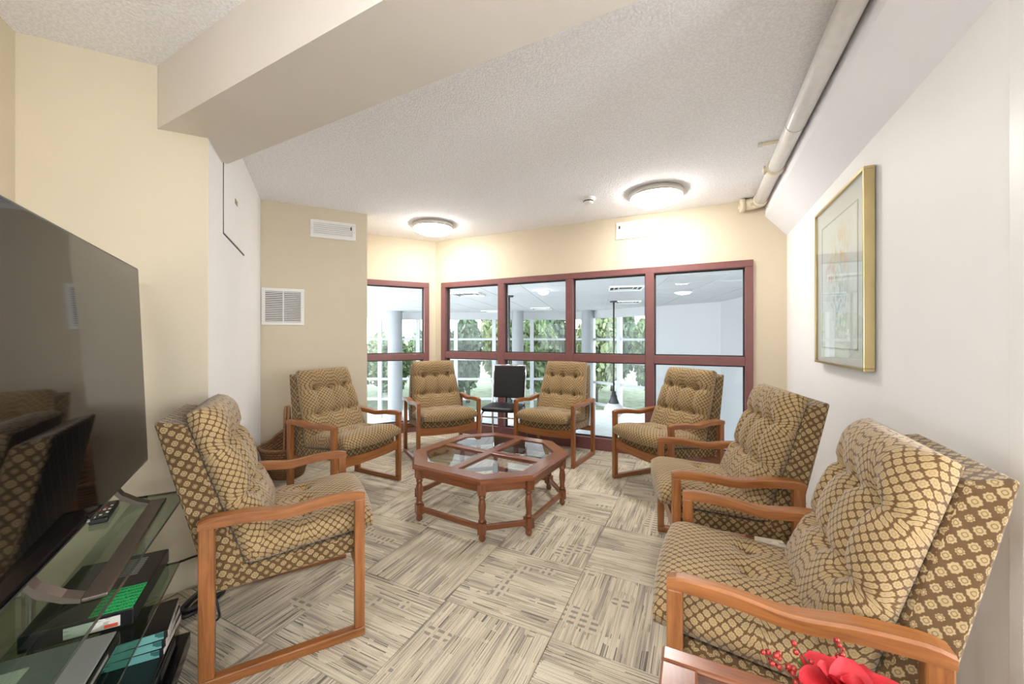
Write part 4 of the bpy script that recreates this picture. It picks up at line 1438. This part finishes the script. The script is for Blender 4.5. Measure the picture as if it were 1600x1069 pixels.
for (sx, sy, sz), cnt in (((-0.105, 0.065, 0.135), 15), ((0.03, 0.065, 0.155), 8), ((-0.045, 0.075, 0.145), 5)):
    MB().tube([(0, 0, 0.07), (sx * 0.5, sy * 0.5, sz * 0.72), (sx, sy, sz)], 0.0018, 6).build('berry_stem', M['stem'], fl)
    for k in range(cnt):
        t = 0.62 + 0.42 * k / cnt
        r = random.uniform(0.0035, 0.0058)
        b = MB().lathe([(r * math.sin(PI * q / 8), -r * math.cos(PI * q / 8)) for q in range(9)], 12).build('berry', M['berry'], fl)
        b.location = (sx * t + random.uniform(-.010, .010), sy * t + random.uniform(-.010, .010), sz * (0.55 + 0.45 * t) + random.uniform(-.010, .010))

# ------------------------------------------------------------------ the atrium beyond the windows
AH = 2.62
AF = -3.2
ac = MB().box((-15, 0, AH + 0.012), (15, 26, AH + 0.15)).build('ceiling_atrium', M['mullion_white'])
# keep it outside the lounge: starts beyond the window wall
ac.data.transform(Matrix.Identity(4))
apoly = [at(CE, A1, 2.5, T + 0.02), at(CE, A1, -3.9, T + 0.02), at(CD, A2, -6.0, T + 0.02), (-12, 23.5), (9, 23.5), (9, 3.0)]
bpy.data.objects.remove(ac)
ac = MB().prism(apoly, AH + 0.012, AH + 0.15).build('ceiling_atrium', M['mullion_white'])
tag(ac, 'white tiled ceiling of the atrium beyond the windows', kind='structure')
t0 = None
TT = 1.2
for i in range(-8, 9):
    for j in range(0, 16):
        c = at((0.0, 6.3), math.radians(-12), i * TT, j * TT)
        if c[1] < 4.8 or c[1] > 21.6 or abs(c[0]) > 0.62 * c[1] + 1.5:
            continue
        inside = True
        for p, n in ((at(CE, A1, 0, 0.95), nE), (at(CD, A2, 0, 0.95), nD)):
            if (c[0] - p[0]) * n[0] + (c[1] - p[1]) * n[1] < 0:
                if not ((p[0], p[1]) == (p[0], p[1]) and False):
                    inside = inside and False
        if not inside:
            continue
        if t0 is None:
            t0 = MB().box((-TT / 2 + 0.014, -TT / 2 + 0.014, AH), (TT / 2 - 0.014, TT / 2 - 0.014, AH + 0.012)).build('ceiling_tile', M['acoustic'], ac)
            t0.location = (c[0], c[1], 0)
            t0.rotation_euler = (0, 0, math.radians(-12))
        else:
            dup(t0, ac, (c[0], c[1], 0), math.radians(-12))
af = MB().prism(apoly, AF - 0.2, AF).build('floor_atrium', M['atrium_floor'])
tag(af, 'pale floor of the atrium one storey below', kind='structure')
# outer faces of the lounge below the windows
lw = MB().box((-3.95, T, AF), (2.5, T + 0.02, 0.0)).build('wall_below_window', M['atrium_wall'])
put(lw, (CE[0], CE[1], 0), (0, 0, A1))
tag(lw, 'pale atrium wall below the lounge window', kind='structure')

def wall_seg(name, a, b, z0, z1, th, mat, label):
    d = math.hypot(b[0] - a[0], b[1] - a[1])
    w = MB().box((0, 0, z0), (d, th, z1)).build(name, mat)
    put(w, (a[0], a[1], 0), (0, 0, math.atan2(b[1] - a[1], b[0] - a[0])))
    return tag(w, label, kind='structure')
FA, FB, FC, FD = (-11.5, 21.3), (3.2, 21.3), (6.25, 17.2), (8.1, 14.9)
wall_seg('wall_atrium_end', FC, FD, AF, AH, 0.2, M['atrium_wall'], 'plain pale wall at the end of the atrium')
wall_seg('wall_atrium_side', FD, (6.6, 4.0), AF, AH, 0.2, M['atrium_wall'], 'pale side wall of the atrium')

def curtain(name, a, b, cols, label):
    d = math.hypot(b[0] - a[0], b[1] - a[1])
    w = empty(name, (a[0], a[1], 0), math.atan2(b[1] - a[1], b[0] - a[0]))
    tag(w, label, kind='structure')
    top = AH - 0.40
    MB().box((0, -0.25, top), (d, 0.1, AH)).build('bulkhead', M['atrium_wall'], w)
    z = 1.14
    rows = []
    while z > AF:
        rows.append(z)
        z -= 1.10
    rows = [top] + rows + [AF]
    step = d / cols
    mul = None
    for k in range(cols + 1):
        x = k * step
        if mul is None:
            mul = MB().box((-0.10, -0.14, AF), (0.10, 0.06, top)).build('mullion', M['mullion_white'], w)
            mul.location = (x, 0, 0)
        else:
            dup(mul, w, (x, 0, 0))
    tr_ = None
    for k in range(cols):
        for r in range(len(rows) - 1):
            if r > 0:
                if tr_ is None:
                    tr_ = MB().box((0.10, -0.10, -0.055), (step - 0.10, 0.05, 0.055)).build('transom', M['mullion_white'], w)
                    tr_.location = (k * step, 0, rows[r])
                else:
                    dup(tr_, w, (k * step, 0, rows[r]))
            MB().box((k * step + 0.1, -0.005, rows[r + 1] + 0.03), ((k + 1) * step - 0.1, 0.005, rows[r] - 0.03)).build('pane', M['pane'], w)
    return w
curtain('window_3', FA, FB, 7, 'tall glazed curtain wall of the atrium with white mullions')
curtain('window_4', FB, FC, 3, 'angled glazed end of the curtain wall')
def column(x, y, r, label):
    c = empty('column', (x, y, 0))
    tag(c, label, kind='structure')
    MB().lathe([(r, AF), (r, AH)], 28).build('shaft', M['concrete'], c)
    MB().lathe([(r + 0.06, AF), (r + 0.06, AF + 0.2), (r, AF + 0.22)], 28).build('base_collar', M['concrete'], c)
column(-6.15, 20.2, 0.37, 'grey round column seen through the narrow window')
column(0.30, 20.0, 0.30, 'grey round column near the middle of the curtain wall')
column(3.85, 19.6, 0.30, 'grey round column at the bend of the curtain wall')

def grille(x, y, s, label):
    g = empty('ceiling_diffuser', (x, y, AH), math.radians(-12))
    tag(g, label, 'vent', 'square diffusers in the atrium ceiling')
    for k in range(3):
        o = s * (1 - k * 0.27)
        i = s * (0.95 - k * 0.27)
        mb = MB()
        for lo, hi in (((-o, -o), (o, -i)), ((-o, i), (o, o)), ((-o, -i), (-i, i)), ((i, -i), (o, i))):
            mb.box((lo[0], lo[1], -0.02 - 0.03 * (k == 0)), (hi[0], hi[1], -0.001))
        mb.build('louvre_ring', M['white_metal'], g)
    MB().box((-s * 0.95, -s * 0.95, -0.012), (s * 0.95, s * 0.95, -0.001)).build('backing', M['vent_dark'], g)
def atc(u, v):
    k = (AH - 1.22) * 600 / (528 - v)
    return ((u - 800) / 600 * k, k)
for (u, v, lab) in ((732, 459, 'square ceiling diffuser seen in the first pane of the long window'),
                    (768, 486, 'small far ceiling diffuser at the first window mullion'),
                    (846, 481.5, 'far ceiling diffuser seen in the second pane'),
                    (978, 449.5, 'large ceiling diffuser seen in the third pane'),
                    (981, 471.5, 'ceiling diffuser just behind the pendant rod')):
    x, y = atc(u, v)
    grille(x, y, 0.45, lab)
def recessed(u, v, r, label):
    x, y = atc(u, v)
    l = empty('atrium_lamp', (x, y, AH))
    tag(l, label, 'ceiling lamp')
    MB().lathe([(r * 1.12, 0), (r * 1.12, -0.03), (r, -0.035)], 28).build('ring', M['white_metal'], l)
    MB().lathe([(r * math.sin(k / 6 * PI / 2), -0.03 - 0.10 * math.cos(k / 6 * PI / 2)) for k in range(7)], 28).build('diffuser', M['recess_glow'], l)
recessed(849, 454, 0.16, 'small lit lamp in the atrium ceiling, second pane')
def pendant(x, y, zl, label):
    p = empty('pendant_lamp', (x, y, AH))
    tag(p, label, 'pendant lamp')
    MB().lathe([(0.14, 0), (0.14, -0.05), (0, -0.05)], 20).build('canopy', M['pendant'], p)
    L_ = AH - zl
    MB().tube([(0, 0, -0.05), (0, 0, -L_)], 0.032, 8).build('rod', M['pendant'], p)
    MB().lathe([(0.04, -L_ + 0.02), (0.08, -L_), (0.08, -L_ - 0.12), (0.12, -L_ - 0.14), (0.13, -L_ - 0.26), (0.19, -L_ - 0.40), (0.2, -L_ - 0.44), (0.0, -L_ - 0.44)], 20).build('socket_cap', M['pendant'], p)
    MB().lathe([(0.0, -L_ - 0.98), (0.2, -L_ - 0.94), (0.34, -L_ - 0.82), (0.37, -L_ - 0.68), (0.30, -L_ - 0.52), (0.2, -L_ - 0.44)], 24).build('globe', M['pendant_glass'], p)
x, y = atc(959, 470.5)
pendant(x, y, 1.22 - (612 - 528) / 600 * y, 'long pendant lamp hanging in the atrium, third pane')
x, y = atc(795.5, 462)
pendant(x, y, 1.22 - (618 - 528) / 600 * y, 'pendant lamp hanging in the atrium behind the black chair')

# grounds
gr = MB().box((-60, 21.6, -3.6), (60, 75, -3.35)).build('ground', M['grass'])
tag(gr, 'lawn outside the curtain wall', kind='structure')
def crown_mesh(seed, n, rx, rz):
    rnd = random.Random(seed)
    mb = MB()
    lobes = [(rnd.uniform(-.5, .5) * rx, rnd.uniform(-.5, .5) * rx, rnd.uniform(-.45, .6) * rz, rnd.uniform(.4, .65)) for _ in range(9)]
    for _ in range(n):
        lx, ly, lz, lr = rnd.choice(lobes)
        d = Vector((rnd.gauss(0, 1), rnd.gauss(0, 1), rnd.gauss(0, 1))).normalized() * (rnd.random() ** 0.35)
        c = Vector((lx + d.x * rx * lr, ly + d.y * rx * lr, lz + d.z * rz * lr))
        s = rnd.uniform(0.14, 0.30)
        a = Vector((rnd.gauss(0, 1), rnd.gauss(0, 1), rnd.gauss(0, 1))).normalized()
        b = a.cross(Vector((rnd.gauss(0, 1), rnd.gauss(0, 1), rnd.gauss(0, 1)))).normalized()
        mb.add([c - a * s, c - b * s * 0.5, c + a * s, c + b * s * 0.5], [(0, 1, 2, 3)])
    return mb
variants = []
def tree(x, y, h, r, kind, label):
    t = empty('tree', (x, y, -3.35))
    tag(t, label, 'tree', 'trees beyond the curtain wall')
    th = h * 0.45
    MB().tube([(0, 0, 0), (0.05 * h / 6, 0.02, th * 0.5), (0, 0.05, h * 0.75)], [0.16, 0.12, 0.04], 8).build('trunk', M['bark'], t)
    if len(variants) < 3:
        for q, mt in enumerate(('foliage_a', 'foliage_b', 'foliage_c')):
            o = crown_mesh(11 + q, 6500, 1.0 * 2.2, 1.0 * 2.2).build('crown', M[mt])
            variants.append(o)
    o = variants[kind]
    if o.get('used'):
        c = o.copy()
        COL.objects.link(c)
    else:
        c = o
        c['used'] = 1
    c.parent = t
    c.location = (0, 0, h * 0.50)
    c.scale = (r / 2.2, r / 2.2, h * 0.44 / 2.2)
    c.rotation_euler = (0, 0, x * 1.7)
trees = [
    (-12.2, 27, 4.9, 1.9, 1, 'dark low tree at the far left of the narrow window'),
    (-8.6, 27, 5.0, 1.9, 0, 'low rounded tree left of the grey column, narrow window'),
    (-3.1, 27, 7.0, 1.9, 1, 'dark tree filling the first pane of the long window'),
    (1.4, 27, 7.4, 1.9, 0, 'mid green tree seen in the second pane'),
    (5.9, 27, 7.4, 1.9, 2, 'pale leafy tree behind the pendant lamp'),
    (10.4, 27, 8.0, 1.9, 0, 'green tree at the right of the third pane'),
    (-10.6, 33, 5.6, 2.2, 2, 'pale tree further back behind the narrow window'),
    (-5.9, 31.5, 6.0, 2.2, 0, 'tree further back, right of the grey column'),
    (-0.9, 33, 9.5, 2.2, 2, 'pale tree further back behind the first window mullion'),
    (3.8, 33, 9.5, 2.2, 1, 'dark tree further back at the left of the third pane'),
    (8.6, 33, 9.5, 2.2, 1, 'dark tree further back at the right of the third pane'),
]
for x, y, h_, r, kd, lab in trees:
    tree(x, y, h_, r, kd, lab)
